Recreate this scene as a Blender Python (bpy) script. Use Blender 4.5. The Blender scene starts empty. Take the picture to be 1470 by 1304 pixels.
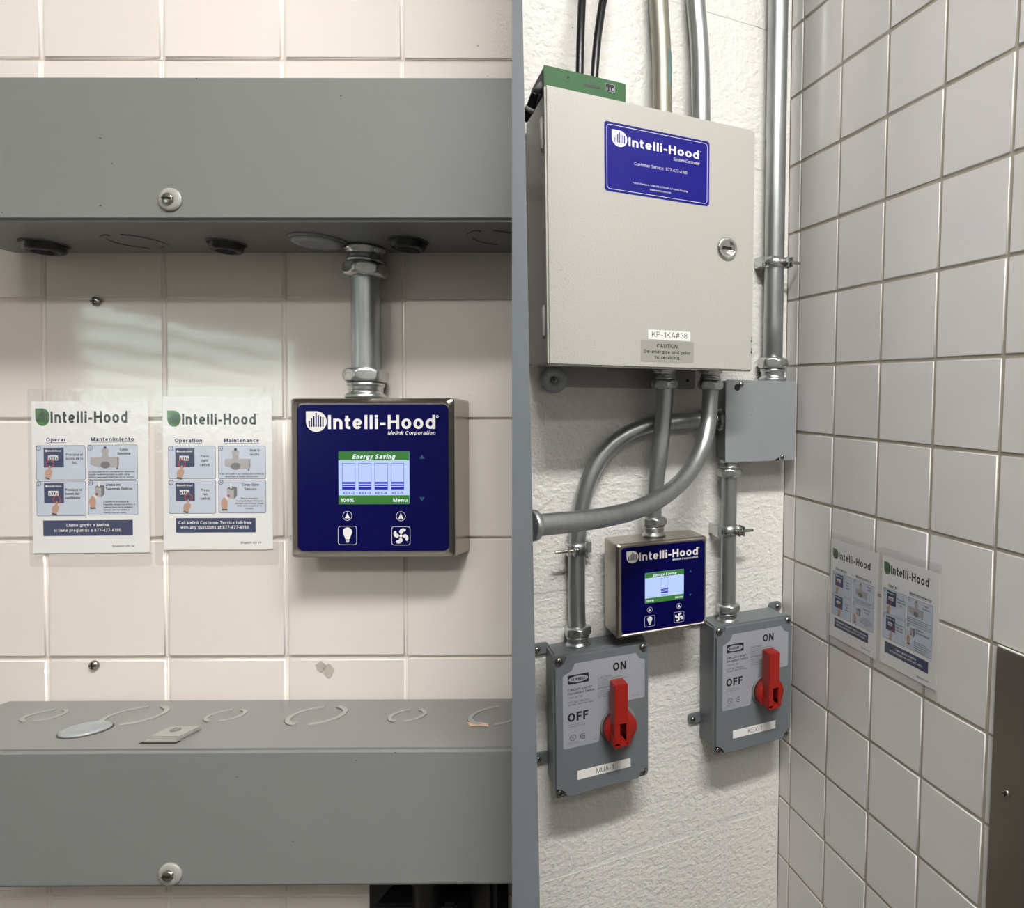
import bpy, bmesh, math, random
from mathutils import Matrix, Vector
random.seed(7)
S = bpy.context.scene
COL = S.collection

# ------------------------------------------------------------------ camera
FPX, PPX, PPY, HEIGHT = 1006.337, 1102.0, 652.0, 1.41
RC = Matrix(((0.87291707, -0.01468278, -0.48764763),
             (-0.02991987, 0.99605441, -0.08354888),
             (0.4869503, 0.08752159, 0.86903359)))
TC = Vector((0.04176131, -0.0555443, 1.67531056))
def w3(v): return Vector((v[0], v[2], -v[1]))            # y-down survey axes -> Blender axes
CAM = w3(-(RC.transposed() @ TC)) + Vector((0, 0, HEIGHT))
RIGHT, DOWN, FWD = w3(RC[0]), w3(RC[1]), w3(RC[2])
cam_data = bpy.data.cameras.new('camera')
cam = bpy.data.objects.new('camera', cam_data)
COL.objects.link(cam)
cm = Matrix((RIGHT, -DOWN, -FWD)).transposed().to_4x4()
cm.translation = CAM
cam.matrix_world = cm
cam_data.sensor_fit = 'HORIZONTAL'
cam_data.sensor_width = 36.0
cam_data.lens = 36.0 * FPX / 1470.0
cam_data.shift_x = -(PPX - 735.0) / 1470.0
cam_data.clip_start = 0.02
S.camera = cam

# ------------------------------------------------------------------ world, exposure
S.view_settings.view_transform = 'Standard'
S.view_settings.look = 'None'
S.view_settings.gamma = 1.0
S.view_settings.use_curve_mapping = False
S.view_settings.exposure = 0.42
S.cycles.max_bounces = 7
S.cycles.diffuse_bounces = 4
S.cycles.glossy_bounces = 3
S.cycles.transparent_max_bounces = 12
S.cycles.caustics_reflective = False
S.cycles.caustics_refractive = False
world = bpy.data.worlds.new('daylight')
S.world = world
world.use_nodes = True
world.node_tree.nodes['Background'].inputs[0].default_value = (0.72, 0.95, 0.88, 1)
world.node_tree.nodes['Background'].inputs[1].default_value = 4.0
LAMP_STRENGTH = 88.0      # above the two walls
LAMP2_STRENGTH = 33.0     # window side
FILL_STRENGTH = 24.0     # added fill from the back of the room

# ------------------------------------------------------------------ frames
# a = right along the wall, b = up, c = out of the wall
FP = Matrix(((1, 0, 0, 0), (0, 0, -1, 0), (0, 1, 0, 0), (0, 0, 0, 1)))      # white painted wall, plane y = 0
FT = Matrix(((0, 0, -1, 0), (-1, 0, 0, 0), (0, 1, 0, 0), (0, 0, 0, 1)))     # right tiled wall, plane x = 0
RL = Matrix(((0.99997288, 0.00235554, -0.00697739),
             (-0.00240499, 0.999972, -0.00708615),
             (0.0069605, 0.00710274, 0.99995055)))
TL = Vector((-0.61487864, 0.10817142, 0.89560422))
def cam2w(c): return CAM + RIGHT * c[0] + DOWN * c[1] + FWD * c[2]
def _lm():
    ax = []
    for k, s in ((0, 1), (1, -1), (2, -1)):
        col = Vector((RL[0][k], RL[1][k], RL[2][k])) * s
        ax.append(RIGHT * col[0] + DOWN * col[1] + FWD * col[2])
    m = Matrix(ax).transposed().to_4x4()
    m.translation = cam2w(TL)
    return m
FL = _lm()                                                                   # left tiled wall
def ray(px, py): return RIGHT * ((px - PPX) / FPX) + DOWN * ((py - PPY) / FPX) + FWD
def hit(F, px, py, axis, val):
    i = F.inverted()
    o = i @ CAM
    d = (i.to_3x3() @ ray(px, py))
    return o + d * ((val - o[axis]) / d[axis])
def L(px, py, c=0.0): return hit(FL, px, py, 2, c)
def P(px, py, c=0.0): return hit(FP, px, py, 2, c)
def T(px, py, c=0.0): return hit(FT, px, py, 2, c)
TILE = 0.1524

# ------------------------------------------------------------------ mesh helpers
def nb(): return bmesh.new()
def box(bm, a0, a1, b0, b1, c0, c1, bev=0.0, seg=2):
    t = bmesh.new()
    vs = [t.verts.new((a, b, c)) for c in (c0, c1) for b in (b0, b1) for a in (a0, a1)]
    for f in ((0, 2, 3, 1), (4, 5, 7, 6), (0, 1, 5, 4), (2, 6, 7, 3), (0, 4, 6, 2), (1, 3, 7, 5)):
        t.faces.new([vs[i] for i in f])
    if bev: bmesh.ops.bevel(t, geom=t.edges[:], offset=bev, segments=seg, affect='EDGES', clamp_overlap=True)
    merge(bm, t)
    return bm
def merge(bm, t, M=None):
    bm.verts.index_update(); t.verts.index_update()
    mp = [bm.verts.new(M @ v.co if M else v.co) for v in t.verts]
    for f in t.faces:
        try:
            nf = bm.faces.new([mp[v.index] for v in f.verts]); nf.smooth = f.smooth
        except ValueError: pass
    t.free()
def rrect(a0, a1, b0, b1, r, n=5):
    pts = []
    for cx, cy, s in ((a1 - r, b1 - r, 0), (a0 + r, b1 - r, 90), (a0 + r, b0 + r, 180), (a1 - r, b0 + r, 270)):
        for k in range(n + 1):
            t = math.radians(s + 90 * k / n)
            pts.append((cx + r * math.cos(t), cy + r * math.sin(t)))
    return pts
def prism(bm, pts, c0, c1, bev=0.0, seg=2):
    t = bmesh.new()
    lo = [t.verts.new((x, y, c0)) for x, y in pts]
    hi = [t.verts.new((x, y, c1)) for x, y in pts]
    n = len(pts)
    t.faces.new(lo[::-1]); top = t.faces.new(hi)
    for i in range(n):
        f = t.faces.new((lo[i], lo[(i + 1) % n], hi[(i + 1) % n], hi[i]))
    if bev: bmesh.ops.bevel(t, geom=list(top.edges), offset=bev, segments=seg, affect='EDGES', clamp_overlap=True)
    merge(bm, t)
    return bm
def flat(bm, pts, c):
    bm.faces.new([bm.verts.new((x, y, c)) for x, y in pts]); return bm
def ring2d(bm, outer, inner, c):
    o = [bm.verts.new((x, y, c)) for x, y in outer]; i = [bm.verts.new((x, y, c)) for x, y in inner]
    n = len(outer)
    for k in range(n): bm.faces.new((o[k], o[(k + 1) % n], i[(k + 1) % n], i[k]))
    return bm
def circ(x, y, r, n=24, ry=None, a0=0, a1=360):
    ry = ry or r
    full = abs(a1 - a0) >= 360
    m = n if full else n + 1
    return [(x + r * math.cos(math.radians(a0 + (a1 - a0) * k / n)), y + ry * math.sin(math.radians(a0 + (a1 - a0) * k / n))) for k in range(m)]
def axis_m(o, d, up=None):
    z = Vector(d).normalized()
    u = Vector(up) if up else (Vector((1, 0, 0)) if abs(z.x) < .9 else Vector((0, 1, 0)))
    x = (u - z * u.dot(z)).normalized(); y = z.cross(x)
    m = Matrix((x, y, z)).transposed().to_4x4(); m.translation = Vector(o)
    return m
def lathe(bm, prof, M=None, seg=32, hexap=None, smooth=True):
    """prof: (radius, height) from bottom to top; hexap: across-flats/2 to cut flats"""
    t = bmesh.new(); rings = []
    for r, h in prof:
        if r <= 1e-6: rings.append([t.verts.new((0, 0, h))]); continue
        rg = []
        for k in range(seg):
            th = 2 * math.pi * k / seg; rr = r
            if hexap:
                q = (math.degrees(th) + 30) % 60 - 30
                rr = min(r, hexap / math.cos(math.radians(q)))
            rg.append(t.verts.new((rr * math.cos(th), rr * math.sin(th), h)))
        rings.append(rg)
    for A, B in zip(rings, rings[1:]):
        for k in range(seg):
            k2 = (k + 1) % seg
            if len(A) == 1 and len(B) == 1: continue
            if len(A) == 1: f = t.faces.new((A[0], B[k2], B[k]))
            elif len(B) == 1: f = t.faces.new((A[k], A[k2], B[0]))
            else: f = t.faces.new((A[k], A[k2], B[k2], B[k]))
            f.smooth = smooth
    for R_, rev in ((rings[0], True), (rings[-1], False)):
        if len(R_) > 1: t.faces.new(R_[::-1] if rev else R_)
    merge(bm, t, M)
    return bm
def catmull(pts, n=8):
    pts = [Vector(p) for p in pts]
    q = [pts[0] * 2 - pts[1]] + pts + [pts[-1] * 2 - pts[-2]]
    out = []
    for i in range(1, len(q) - 2):
        p0, p1, p2, p3 = q[i - 1:i + 3]
        for k in range(n):
            t = k / n
            out.append(.5 * ((2 * p1) + (p2 - p0) * t + (2 * p0 - 5 * p1 + 4 * p2 - p3) * t * t + (3 * p1 - p0 - 3 * p2 + p3) * t ** 3))
    out.append(pts[-1])
    return out
def tube(bm, path, r, seg=24):
    path = [Vector(p) for p in path]
    rings = []; u = None
    for i, p in enumerate(path):
        d = (path[min(i + 1, len(path) - 1)] - path[max(i - 1, 0)]).normalized()
        if u is None: u = d.orthogonal().normalized()
        u = (u - d * u.dot(d)).normalized(); v = d.cross(u)
        rr = r[i] if isinstance(r, (list, tuple)) else r
        rings.append([bm.verts.new(p + (u * math.cos(2 * math.pi * k / seg) + v * math.sin(2 * math.pi * k / seg)) * rr) for k in range(seg)])
    for A, B in zip(rings, rings[1:]):
        for k in range(seg):
            f = bm.faces.new((A[k], A[(k + 1) % seg], B[(k + 1) % seg], B[k])); f.smooth = True
    bm.faces.new(rings[0][::-1]); bm.faces.new(rings[-1])
    return bm
ORG = {}
def mesh_of(bm, name, off=None):
    if off is not None: bmesh.ops.translate(bm, verts=bm.verts[:], vec=-Vector(off))
    me = bpy.data.meshes.new(name); bm.to_mesh(me); bm.free(); return me
def thing(name, label, cat, F, o, group=None, kind=None):
    e = bpy.data.objects.new(name, None); COL.objects.link(e)
    e.empty_display_size = 0.05
    e.matrix_world = F @ Matrix.Translation(Vector(o))
    ORG[e.name] = Vector(o)
    e['label'] = label
    if cat: e['category'] = cat
    if group: e['group'] = group
    if kind: e['kind'] = kind
    return e
def part(root, name, bm, m, absolute=False, label=None, kind=None):
    off = None
    if absolute:
        r = root
        while r.parent: r = r.parent
        off = ORG[r.name]
    me = mesh_of(bm, name, off); me.materials.append(m)
    o = bpy.data.objects.new(name, me); COL.objects.link(o); o.parent = root
    if label: o['label'] = label
    if kind: o['kind'] = kind
    return o
def solo(name, bm, m, F, o, label, cat=None, kind=None, group=None):
    me = mesh_of(bm, name, o); me.materials.append(m)
    ob = bpy.data.objects.new(name, me); COL.objects.link(ob)
    ob.matrix_world = F @ Matrix.Translation(Vector(o))
    ORG[ob.name] = Vector(o)
    ob['label'] = label
    if cat: ob['category'] = cat
    if kind: ob['kind'] = kind
    if group: ob['group'] = group
    return ob
# stroke lettering: upright grotesque glyphs drawn as mono-line strokes, cap height 1
XH, DESC = .74, -.22
def arc(cx, cy, rx, ry, a0, a1, n=12):
    return [(cx + rx * math.cos(math.radians(a0 + (a1 - a0) * k / n)), cy + ry * math.sin(math.radians(a0 + (a1 - a0) * k / n))) for k in range(n + 1)]
def glyph(ch, s):
    """-> (width, strokes); s = half stroke width"""
    acc = {'ó': 'o', 'Ó': 'O', 'á': 'a', 'é': 'e', 'í': 'i'}
    if ch in acc:
        w, st = glyph(acc[ch], s); y = XH if ch.islower() else 1
        return w, st + [[(w * .42, y + .06), (w * .66, y + .24)]]
    def ring(w, h, y0=0): return arc(w / 2, y0 + h / 2, w / 2 - s, h / 2 - s, 0, 360, 22)
    v = lambda x, y0=0, y1=1: [(x, y0), (x, y1)]
    hz = lambda y, x0, x1: [(x0, y), (x1, y)]
    x = XH
    W = .58
    def arch(w, h=XH, x0=0): r = w / 2 - s; ry = min(r, .3); return [(x0 + s, h - s - ry)] + arc(x0 + w / 2, h - s - ry, r, ry, 180, 0) + [(x0 + w - s, 0)]
    g = {
        ' ': (.24, []),
        'I': (2 * s, [v(s)]), 'l': (2 * s, [v(s)]), '|': (2 * s, [v(s)]),
        'i': (2 * s, [v(s, 0, x), v(s, 1 - 2 * s, 1)]),
        'j': (.2, [[(.2 - s, x), (.2 - s, -.1)] + arc(.2 - s - .1, -.1, .1, DESC * -1 - .1 - s, 0, -80, 5), v(.2 - s, 1 - 2 * s, 1)]),
        'n': (W, [v(s, 0, x), arch(W)]), 'h': (W, [v(s), arch(W)]), 'm': (.9, [v(s, 0, x), arch(.45 + s, x), arch(.45 + s, x, .45 - s)]),
        'u': (W, [v(W - s, 0, x), [(s, x), (s, W / 2)] + arc(W / 2, s + .26, W / 2 - s, .26, 180, 360)]),
        'r': (.38, [v(s, 0, x), [(s, x - .3)] + arc(.36, x - .3, .36 - s, .3 - s, 180, 88, 8)]),
        't': (.36, [[(.14, .95), (.14, .2)] + arc(.14 + .16, .2, .16, .2 - s, 180, 270, 6) + [(.36, s)], hz(x - s, 0, .35)]),
        'f': (.36, [[(.14, 0), (.14, .8)] + arc(.14 + .16, .8, .16, .2 - s, 180, 90, 6) + [(.36, 1 - s)], hz(x - s, 0, .35)]),
        'e': (.6, [arc(.3, x / 2, .3 - s, x / 2 - s, 0, 318, 20), hz(x / 2, s, .6 - s)]),
        'c': (.56, [arc(.3, x / 2, .3 - s, x / 2 - s, 45, 315, 18)]),
        'o': (.62, [ring(.62, x)]), 'd': (.62, [v(.62 - s), ring(.62, x)]), 'b': (.62, [v(s), ring(.62, x)]),
        'p': (.62, [v(s, DESC, x), ring(.62, x)]), 'q': (.62, [v(.62 - s, DESC, x), ring(.62, x)]),
        'g': (.62, [ring(.62, x), [(.62 - s, x), (.62 - s, .0)] + arc(.31, .0, .31 - s, -DESC - s, 0, -150, 10)]),
        'a': (.58, [arc(.29, x - .22, .29 - s, .22 - s, 165, 0, 8) + [(.58 - s, 0)], [(.58 - s, x * .58), (.3, x * .54)] + arc(.26, .21, .26 - s, .21 - s, 95, 270, 8) + [(.36, s + .01), (.58 - s, .18)]]),
        's': (.54, [arc(.27, x * .73, .27 - s, x * .27 - s, 30, 235, 9) + arc(.27, x * .26, .27 - s, x * .26 - s, 60, -150, 10)]),
        'k': (.56, [v(s), [(s, .26), (.52, x)], [(.22, .42), (.54, 0)]]),
        'v': (.56, [[(s * .8, x), (.28, 0)], [(.28, 0), (.56 - s * .8, x)]]),
        'w': (.82, [[(s * .8, x), (.22, 0)], [(.22, 0), (.41, x)], [(.41, x), (.6, 0)], [(.6, 0), (.82 - s * .8, x)]]),
        'x': (.56, [[(s * .6, 0), (.56 - s * .6, x)], [(s * .6, x), (.56 - s * .6, 0)]]),
        'y': (.56, [[(s * .8, x), (.29, .02)], [(.56 - s * .8, x), (.24, DESC + s * .6), (.06, DESC + s * .6)]]),
        'z': (.5, [hz(x - s, 0, .5), hz(s, 0, .5), [(s, s), (.5 - s, x - s)]]),
        'A': (.74, [[(s, 0), (.37, 1)], [(.37, 1), (.74 - s, 0)], hz(.3, .16, .58)]),
        'B': (.68, [v(s), [(s, 1 - s), (.38, 1 - s)] + arc(.38, .76, .26 - s, .24 - s, 90, -90, 8) + [(s, .52)], [(s, .52), (.4, .52)] + arc(.4, .27, .28 - s, .27 - s, 90, -90, 8) + [(s, s)]]),
        'C': (.74, [arc(.39, .5, .39 - s, .5 - s, 42, 318, 20)]),
        'D': (.72, [v(s), [(s, 1 - s), (.3, 1 - s)] + arc(.3, .5, .42 - s, .5 - s, 90, -90, 14) + [(s, s)]]),
        'E': (.6, [v(s), hz(1 - s, s, .6), hz(.52, s, .56), hz(s, s, .61)]),
        'F': (.57, [v(s), hz(1 - s, s, .57), hz(.5, s, .52)]),
        'G': (.76, [arc(.39, .5, .39 - s, .5 - s, 42, 340, 20), [(.76 - s, .46), (.76 - s, 0)], hz(.46, .42, .76)]),
        'H': (.72, [v(s), v(.72 - s), hz(.52, s, .72 - s)]),
        'J': (.52, [[(.52 - s, 1), (.52 - s, .26)] + arc(.26, .26, .26 - s, .26 - s, 0, -180, 10)]),
        'K': (.7, [v(s), [(s, .34), (.66, 1)], [(.26, .56), (.68, 0)]]),
        'L': (.56, [v(s), hz(s, s, .56)]),
        'M': (.86, [v(s), v(.86 - s), [(s, 1), (.43, .0)], [(.43, 0), (.86 - s, 1)]]),
        'N': (.72, [v(s), v(.72 - s), [(s, 1), (.72 - s, 0)]]),
        'O': (.8, [ring(.8, 1)]), 'Q': (.8, [ring(.8, 1), [(.46, .28), (.76, .0)]]),
        'P': (.66, [v(s), [(s, 1 - s), (.36, 1 - s)] + arc(.36, .71, .3 - s, .29 - s, 90, -90, 10) + [(s, .42 + s)]]),
        'R': (.7, [v(s), [(s, 1 - s), (.38, 1 - s)] + arc(.38, .73, .3 - s, .27 - s, 90, -90, 10) + [(s, .46 + s)], [(.4, .5), (.66, 0)]]),
        'S': (.68, [arc(.34, .74, .34 - s, .26 - s, 25, 240, 10) + arc(.34, .27, .34 - s, .27 - s, 62, -155, 12)]),
        'T': (.64, [v(.32), hz(1 - s, 0, .64)]),
        'U': (.72, [[(s, 1), (s, .36)] + arc(.36, .36, .36 - s, .36 - s, 180, 360) + [(.72 - s, 1)]]),
        'V': (.7, [[(s, 1), (.35, 0)], [(.35, 0), (.7 - s, 1)]]),
        'W': (1.0, [[(s, 1), (.27, 0)], [(.27, 0), (.5, 1)], [(.5, 1), (.73, 0)], [(.73, 0), (1 - s, 1)]]),
        'X': (.7, [[(s, 0), (.7 - s, 1)], [(s, 1), (.7 - s, 0)]]),
        'Y': (.7, [[(s, 1), (.35, .42)], [(.7 - s, 1), (.35, .42)], v(.35, 0, .44)]),
        'Z': (.64, [hz(1 - s, 0, .64), hz(s, 0, .64), [(s, s), (.64 - s, 1 - s)]]),
        '0': (.6, [ring(.6, 1)]), '1': (.44, [v(.40 - s), [(.1, .74), (.40 - s, .95)]]),
        '2': (.6, [arc(.3, .71, .3 - s, .29 - s, 165, -25, 10) + [(s, s + .04)], hz(s, 0, .6)]),
        '3': (.6, [arc(.29, .75, .28 - s, .25 - s, 150, -90, 10), arc(.3, .27, .3 - s, .27 - s, 90, -150, 12)]),
        '4': (.62, [v(.46), hz(.26, 0, .62), [(.46, .98), (s, .28)]]),
        '5': (.6, [hz(1 - s, .1, .56), [(.12, 1 - s), (.08, .5)], arc(.29, .33, .31 - s, .33 - s, 130, -145, 12)]),
        '6': (.6, [arc(.3, .32, .3 - s, .32 - s, 0, 360, 16), arc(.34, .5, .34 - s, .5 - s, 60, 200, 10)]),
        '7': (.58, [hz(1 - s, 0, .58), [(.54, 1 - s), (.2, 0)]]),
        '8': (.6, [arc(.3, .75, .26 - s, .25 - s, 0, 360, 14), arc(.3, .27, .3 - s, .27 - s, 0, 360, 16)]),
        '9': (.6, [arc(.3, .68, .3 - s, .32 - s, 0, 360, 16), arc(.26, .5, .34 - s, .5 - s, 20, -120, 10)]),
        '-': (.34, [hz(.37, 0, .34)]), '.': (2 * s, [v(s, 0, 2 * s)]), ',': (2 * s, [[(s, 2 * s), (s * .4, -.12)]]),
        ':': (2 * s, [v(s, 0, 2 * s), v(s, x - 2 * s, x)]), ';': (2 * s, [[(s, 2 * s), (s * .4, -.12)], v(s, x - 2 * s, x)]),
        '#': (.62, [[(.12, 0), (.24, 1)], [(.38, 0), (.5, 1)], hz(.34, 0, .6), hz(.66, .02, .62)]),
        '%': (.9, [arc(.2, .77, .2 - s * .8, .23 - s * .8, 0, 360, 12), arc(.7, .23, .2 - s * .8, .23 - s * .8, 0, 360, 12), [(.2, 0), (.7, 1)]]),
        '&': (.74, [arc(.34, .77, .2 - s, .23 - s, 0, 360, 12), arc(.3, .27, .3 - s, .27 - s, 90, 330, 10), [(.24, .62), (.72, .0)]]),
        '®': (.4, [arc(.2, .8, .17, .17, 0, 360, 12)]),
    }
    return g.get(ch, (.5, [ring(.5, x)]))
def letters(bm, s, x, y, h, c, w=None, align='l', bold=0.0, shear=0.0):
    """x,y = baseline anchor, h = cap height, w = optional total width, bold = stroke weight"""
    hs = .05 + bold * 2.6; gap = .12 + bold * 1.5
    segs = []; pen = 0.0
    for i, ch in enumerate(s):
        gw, st = glyph(ch, hs)
        for poly in st: segs.append([(pen + px, py) for px, py in poly])
        pen += gw + (gap if ch != ' ' else .1)
    tot = pen - gap
    sx = (w / tot) if w else h * .96
    ox = x - (0 if align == 'l' else tot * sx / 2 if align == 'c' else tot * sx)
    for si, poly in enumerate(segs):
        c_ = c + (si % 4) * 1.2e-5
        n = len(poly); closed = n > 3 and abs(poly[0][0] - poly[-1][0]) < 1e-6 and abs(poly[0][1] - poly[-1][1]) < 1e-6
        left, right = [], []
        for i in range(n):
            if closed: a, b_ = poly[(i - 1) % (n - 1)], poly[(i + 1) % (n - 1)]
            else: a, b_ = poly[max(i - 1, 0)], poly[min(i + 1, n - 1)]
            dx, dy = b_[0] - a[0], b_[1] - a[1]; l = math.hypot(dx, dy) or 1
            nx, ny = -dy / l * hs, dx / l * hs
            px, py = poly[i]
            for lst, sg in ((left, 1), (right, -1)):
                qx, qy = px + nx * sg, py + ny * sg
                lst.append(bm.verts.new((ox + (qx + shear * qy) * sx, y + qy * h, c_)))
        for i in range(n - 1):
            bm.faces.new((right[i], right[i + 1], left[i + 1], left[i]))
    return bm

# ------------------------------------------------------------------ materials
def lin(h):
    v = [int(h[i:i + 2], 16) / 255 for i in (1, 3, 5)]
    return tuple((x / 12.92 if x <= .04045 else ((x + .055) / 1.055) ** 2.4) for x in v) + (1,)
def mat(name, color, rough=.5, metal=0.0, bump=None, vary=0.0, coat=0.0, emit=0.0, speck=None, stretch=None, rvar=0.0, spec=None, rand=0.0, lit=False):
    m = bpy.data.materials.new(name); m.use_nodes = True
    nt = m.node_tree; N = nt.nodes; LK = nt.links; b = N['Principled BSDF']
    c = lin(color)
    b.inputs['Base Color'].default_value = c
    b.inputs['Roughness'].default_value = rough
    b.inputs['Metallic'].default_value = metal
    if spec is not None: b.inputs['Specular IOR Level'].default_value = spec
    b.inputs['Coat Weight'].default_value = coat
    b.inputs['Coat Roughness'].default_value = .08
    if emit:
        b.inputs['Emission Color'].default_value = c; b.inputs['Emission Strength'].default_value = emit
        if lit: b.inputs['Base Color'].default_value = (.01, .01, .012, 1)
    tc = N.new('ShaderNodeTexCoord'); src = tc.outputs['Object']
    if stretch:
        mp = N.new('ShaderNodeMapping'); mp.inputs['Scale'].default_value = stretch
        LK.new(src, mp.inputs[0]); src = mp.outputs[0]
    cur = None
    if vary:
        nz = N.new('ShaderNodeTexNoise'); nz.inputs['Scale'].default_value = 14; nz.inputs['Detail'].default_value = 4
        LK.new(src, nz.inputs[0])
        mx = N.new('ShaderNodeMix'); mx.data_type = 'RGBA'
        mx.inputs[6].default_value = tuple(x * (1 - vary) for x in c[:3]) + (1,)
        mx.inputs[7].default_value = tuple(min(1, x * (1 + vary)) for x in c[:3]) + (1,)
        LK.new(nz.outputs[0], mx.inputs[0]); cur = mx.outputs[2]
    if rand:
        oi = N.new('ShaderNodeObjectInfo'); hs = N.new('ShaderNodeHueSaturation')
        mr = N.new('ShaderNodeMapRange'); mr.inputs[3].default_value = 1 - rand; mr.inputs[4].default_value = 1 + rand
        LK.new(oi.outputs['Random'], mr.inputs[0]); LK.new(mr.outputs[0], hs.inputs['Value'])
        if cur: LK.new(cur, hs.inputs['Color'])
        else: hs.inputs['Color'].default_value = c
        cur = hs.outputs[0]
    if speck:
        scale, thr, scol = speck
        vz = N.new('ShaderNodeTexNoise'); vz.inputs['Scale'].default_value = scale; vz.inputs['Detail'].default_value = 1
        LK.new(tc.outputs['Object'], vz.inputs[0])
        cr = N.new('ShaderNodeMath'); cr.operation = 'GREATER_THAN'; cr.inputs[1].default_value = thr
        LK.new(vz.outputs[0], cr.inputs[0])
        mx = N.new('ShaderNodeMix'); mx.data_type = 'RGBA'; mx.inputs[7].default_value = lin(scol)
        if cur: LK.new(cur, mx.inputs[6])
        else: mx.inputs[6].default_value = c
        LK.new(cr.outputs[0], mx.inputs[0]); cur = mx.outputs[2]
    if cur: LK.new(cur, b.inputs['Base Color'])
    if rvar:
        nz = N.new('ShaderNodeTexNoise'); nz.inputs['Scale'].default_value = 40; LK.new(src, nz.inputs[0])
        mr = N.new('ShaderNodeMapRange'); mr.inputs[3].default_value = max(.02, rough - rvar); mr.inputs[4].default_value = rough + rvar
        LK.new(nz.outputs[0], mr.inputs[0]); LK.new(mr.outputs[0], b.inputs['Roughness'])
    if bump:
        last = None
        for scale, strength, dist in bump:
            nz = N.new('ShaderNodeTexNoise'); nz.inputs['Scale'].default_value = scale; nz.inputs['Detail'].default_value = 3
            LK.new(src, nz.inputs[0])
            bp = N.new('ShaderNodeBump'); bp.inputs['Strength'].default_value = strength; bp.inputs['Distance'].default_value = dist
            LK.new(nz.outputs[0], bp.inputs['Height'])
            if last: LK.new(last, bp.inputs['Normal'])
            last = bp.outputs[0]
        LK.new(last, b.inputs['Normal'])
    return m
M = {}
M['tile_warm'] = mat('glazed_tile_warm', '#e2dad3', .06, bump=[(9, .12, .004)], rand=.02, speck=(160, .80, '#b3a898'))
M['tile_cool'] = mat('glazed_tile_cool', '#dedbd8', .16, bump=[(9, .1, .004)], rand=.03, vary=.03, speck=(190, .81, '#8f8676'))
M['grout_warm'] = mat('grout_pale', '#d6d0c2', .9, vary=.12)
M['grout_cool'] = mat('grout_grey', '#b0a898', .92, vary=.18)
M['block'] = mat('painted_block', '#ebe9e3', .33, bump=[(80, .7, .007), (210, .45, .003)], rand=.012, speck=(120, .80, '#9c9484'))
M['mortar'] = mat('painted_joint', '#e9e7e2', .45, bump=[(110, .6, .006)])
M['raceway'] = mat('grey_enamel', '#7a7b79', .34, bump=[(500, .06, .0006)], vary=.03, speck=(150, .81, '#3a3630'))
M['raceway_light'] = mat('pale_enamel', '#9a9993', .42, vary=.06)  # paler grey for screw bosses, latch and lower raceway rings
M['raceway_dark'] = mat('shade_and_rim', '#5d5c56', .6, vary=.2)  # plug rims, and shade painted beside the knockout rings
M['steel'] = mat('galvanised', '#aeb2b1', .35, .88, vary=.2, rvar=.1, bump=[(120, .06, .001)], stretch=(6, 1, 6), speck=(170, .80, '#5b5a55'))
M['steel_yellow'] = mat('galvanised_yellowed', '#9d9a8c', .45, .75, vary=.1, rvar=.1, stretch=(5, 1, 5))
M['zinc'] = mat('zinc_casting', '#c4c7c5', .28, .92, vary=.1, rvar=.08)
M['chrome'] = mat('chrome', '#d7d7d4', .08, 1.0)
M['stainless'] = mat('brushed_stainless', '#b4aca2', .3, 1.0, vary=.05, rvar=.06, stretch=(1, 60, 60), bump=[(60, .05, .0006)])
M['stainless_dark'] = mat('stainless_sheet', '#a89f94', .42, 1.0, vary=.12, rvar=.06, stretch=(2, 40, 2))
M['screw'] = mat('screw_steel', '#a9a69e', .25, 1.0)
M['rust'] = mat('rusty_screw', '#6b5f55', .55, .7, vary=.3)
M['blackp'] = mat('black_plastic', '#121212', .35)
M['black'] = mat('black_matt', '#0b0b0b', .6)
M['jbox'] = mat('galvanised_plate', '#9da3a4', .42, .3, vary=.05, rvar=.06, speck=(210, .80, '#5d605e'))
M['encl'] = mat('grey_white_powder', '#b6b4ac', .34, bump=[(300, .4, .0018)], speck=(150, .83, '#4c4943'))
M['encl_body'] = mat('grey_powder_body', '#9a9994', .4, bump=[(420, .2, .001)])
M['switch'] = mat('switch_grey', '#6e7477', .45, bump=[(500, .15, .0006)], vary=.03)
M['switch_dark'] = mat('gasket', '#2b2e2f', .7)
M['plate'] = mat('label_silver', '#a9adb4', .4, .15)
M['red'] = mat('red_plastic', '#9a1c12', .42, bump=[(600, .2, .0006)])
M['ink'] = mat('black_ink', '#15161a', .6)
M['ink_grey'] = mat('grey_ink', '#4a4c50', .6)
M['navy_ink'] = mat('navy_ink', '#1d2f66', .55)
M['navy'] = mat('navy_print', '#152a5c', .5)
M['paper'] = mat('white_paper', '#f6f5f2', .7)
M['tape'] = mat('white_tape', '#f1f0ec', .4)
M['clear_label'] = mat('silver_label', '#9f9d95', .35)
M['pale_blue'] = mat('pale_blue_print', '#cfd8e6', .6)
M['leaf'] = mat('green_print', '#3f7a3c', .55)
M['red_ink'] = mat('red_print', '#b83a38', .55)
M['skin'] = mat('tan_print', '#c69c82', .6)
M['grey_print'] = mat('grey_print', '#b4b0b0', .6)
M['grey_print2'] = mat('dark_grey_print', '#77757a', .6)
M['white_print'] = mat('white_print', '#eceae6', .45)
M['overlay'] = mat('blue_overlay', '#050548', .25, spec=.2, bump=[(900, .05, .0004)])
M['blue_label'] = mat('blue_label', '#17177c', .3, spec=.2)
M['teal'] = mat('teal_print', '#1c5266', .5)
M['screen_green'] = mat('screen_green', '#37762f', .35, emit=.8, spec=.2, lit=True)
M['screen_blue'] = mat('screen_pale_blue', '#b6cbfa', .35, emit=.8, spec=.2, lit=True)
M['screen_ink'] = mat('screen_navy', '#241fa6', .35, emit=.8, spec=.2, lit=True)
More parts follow.
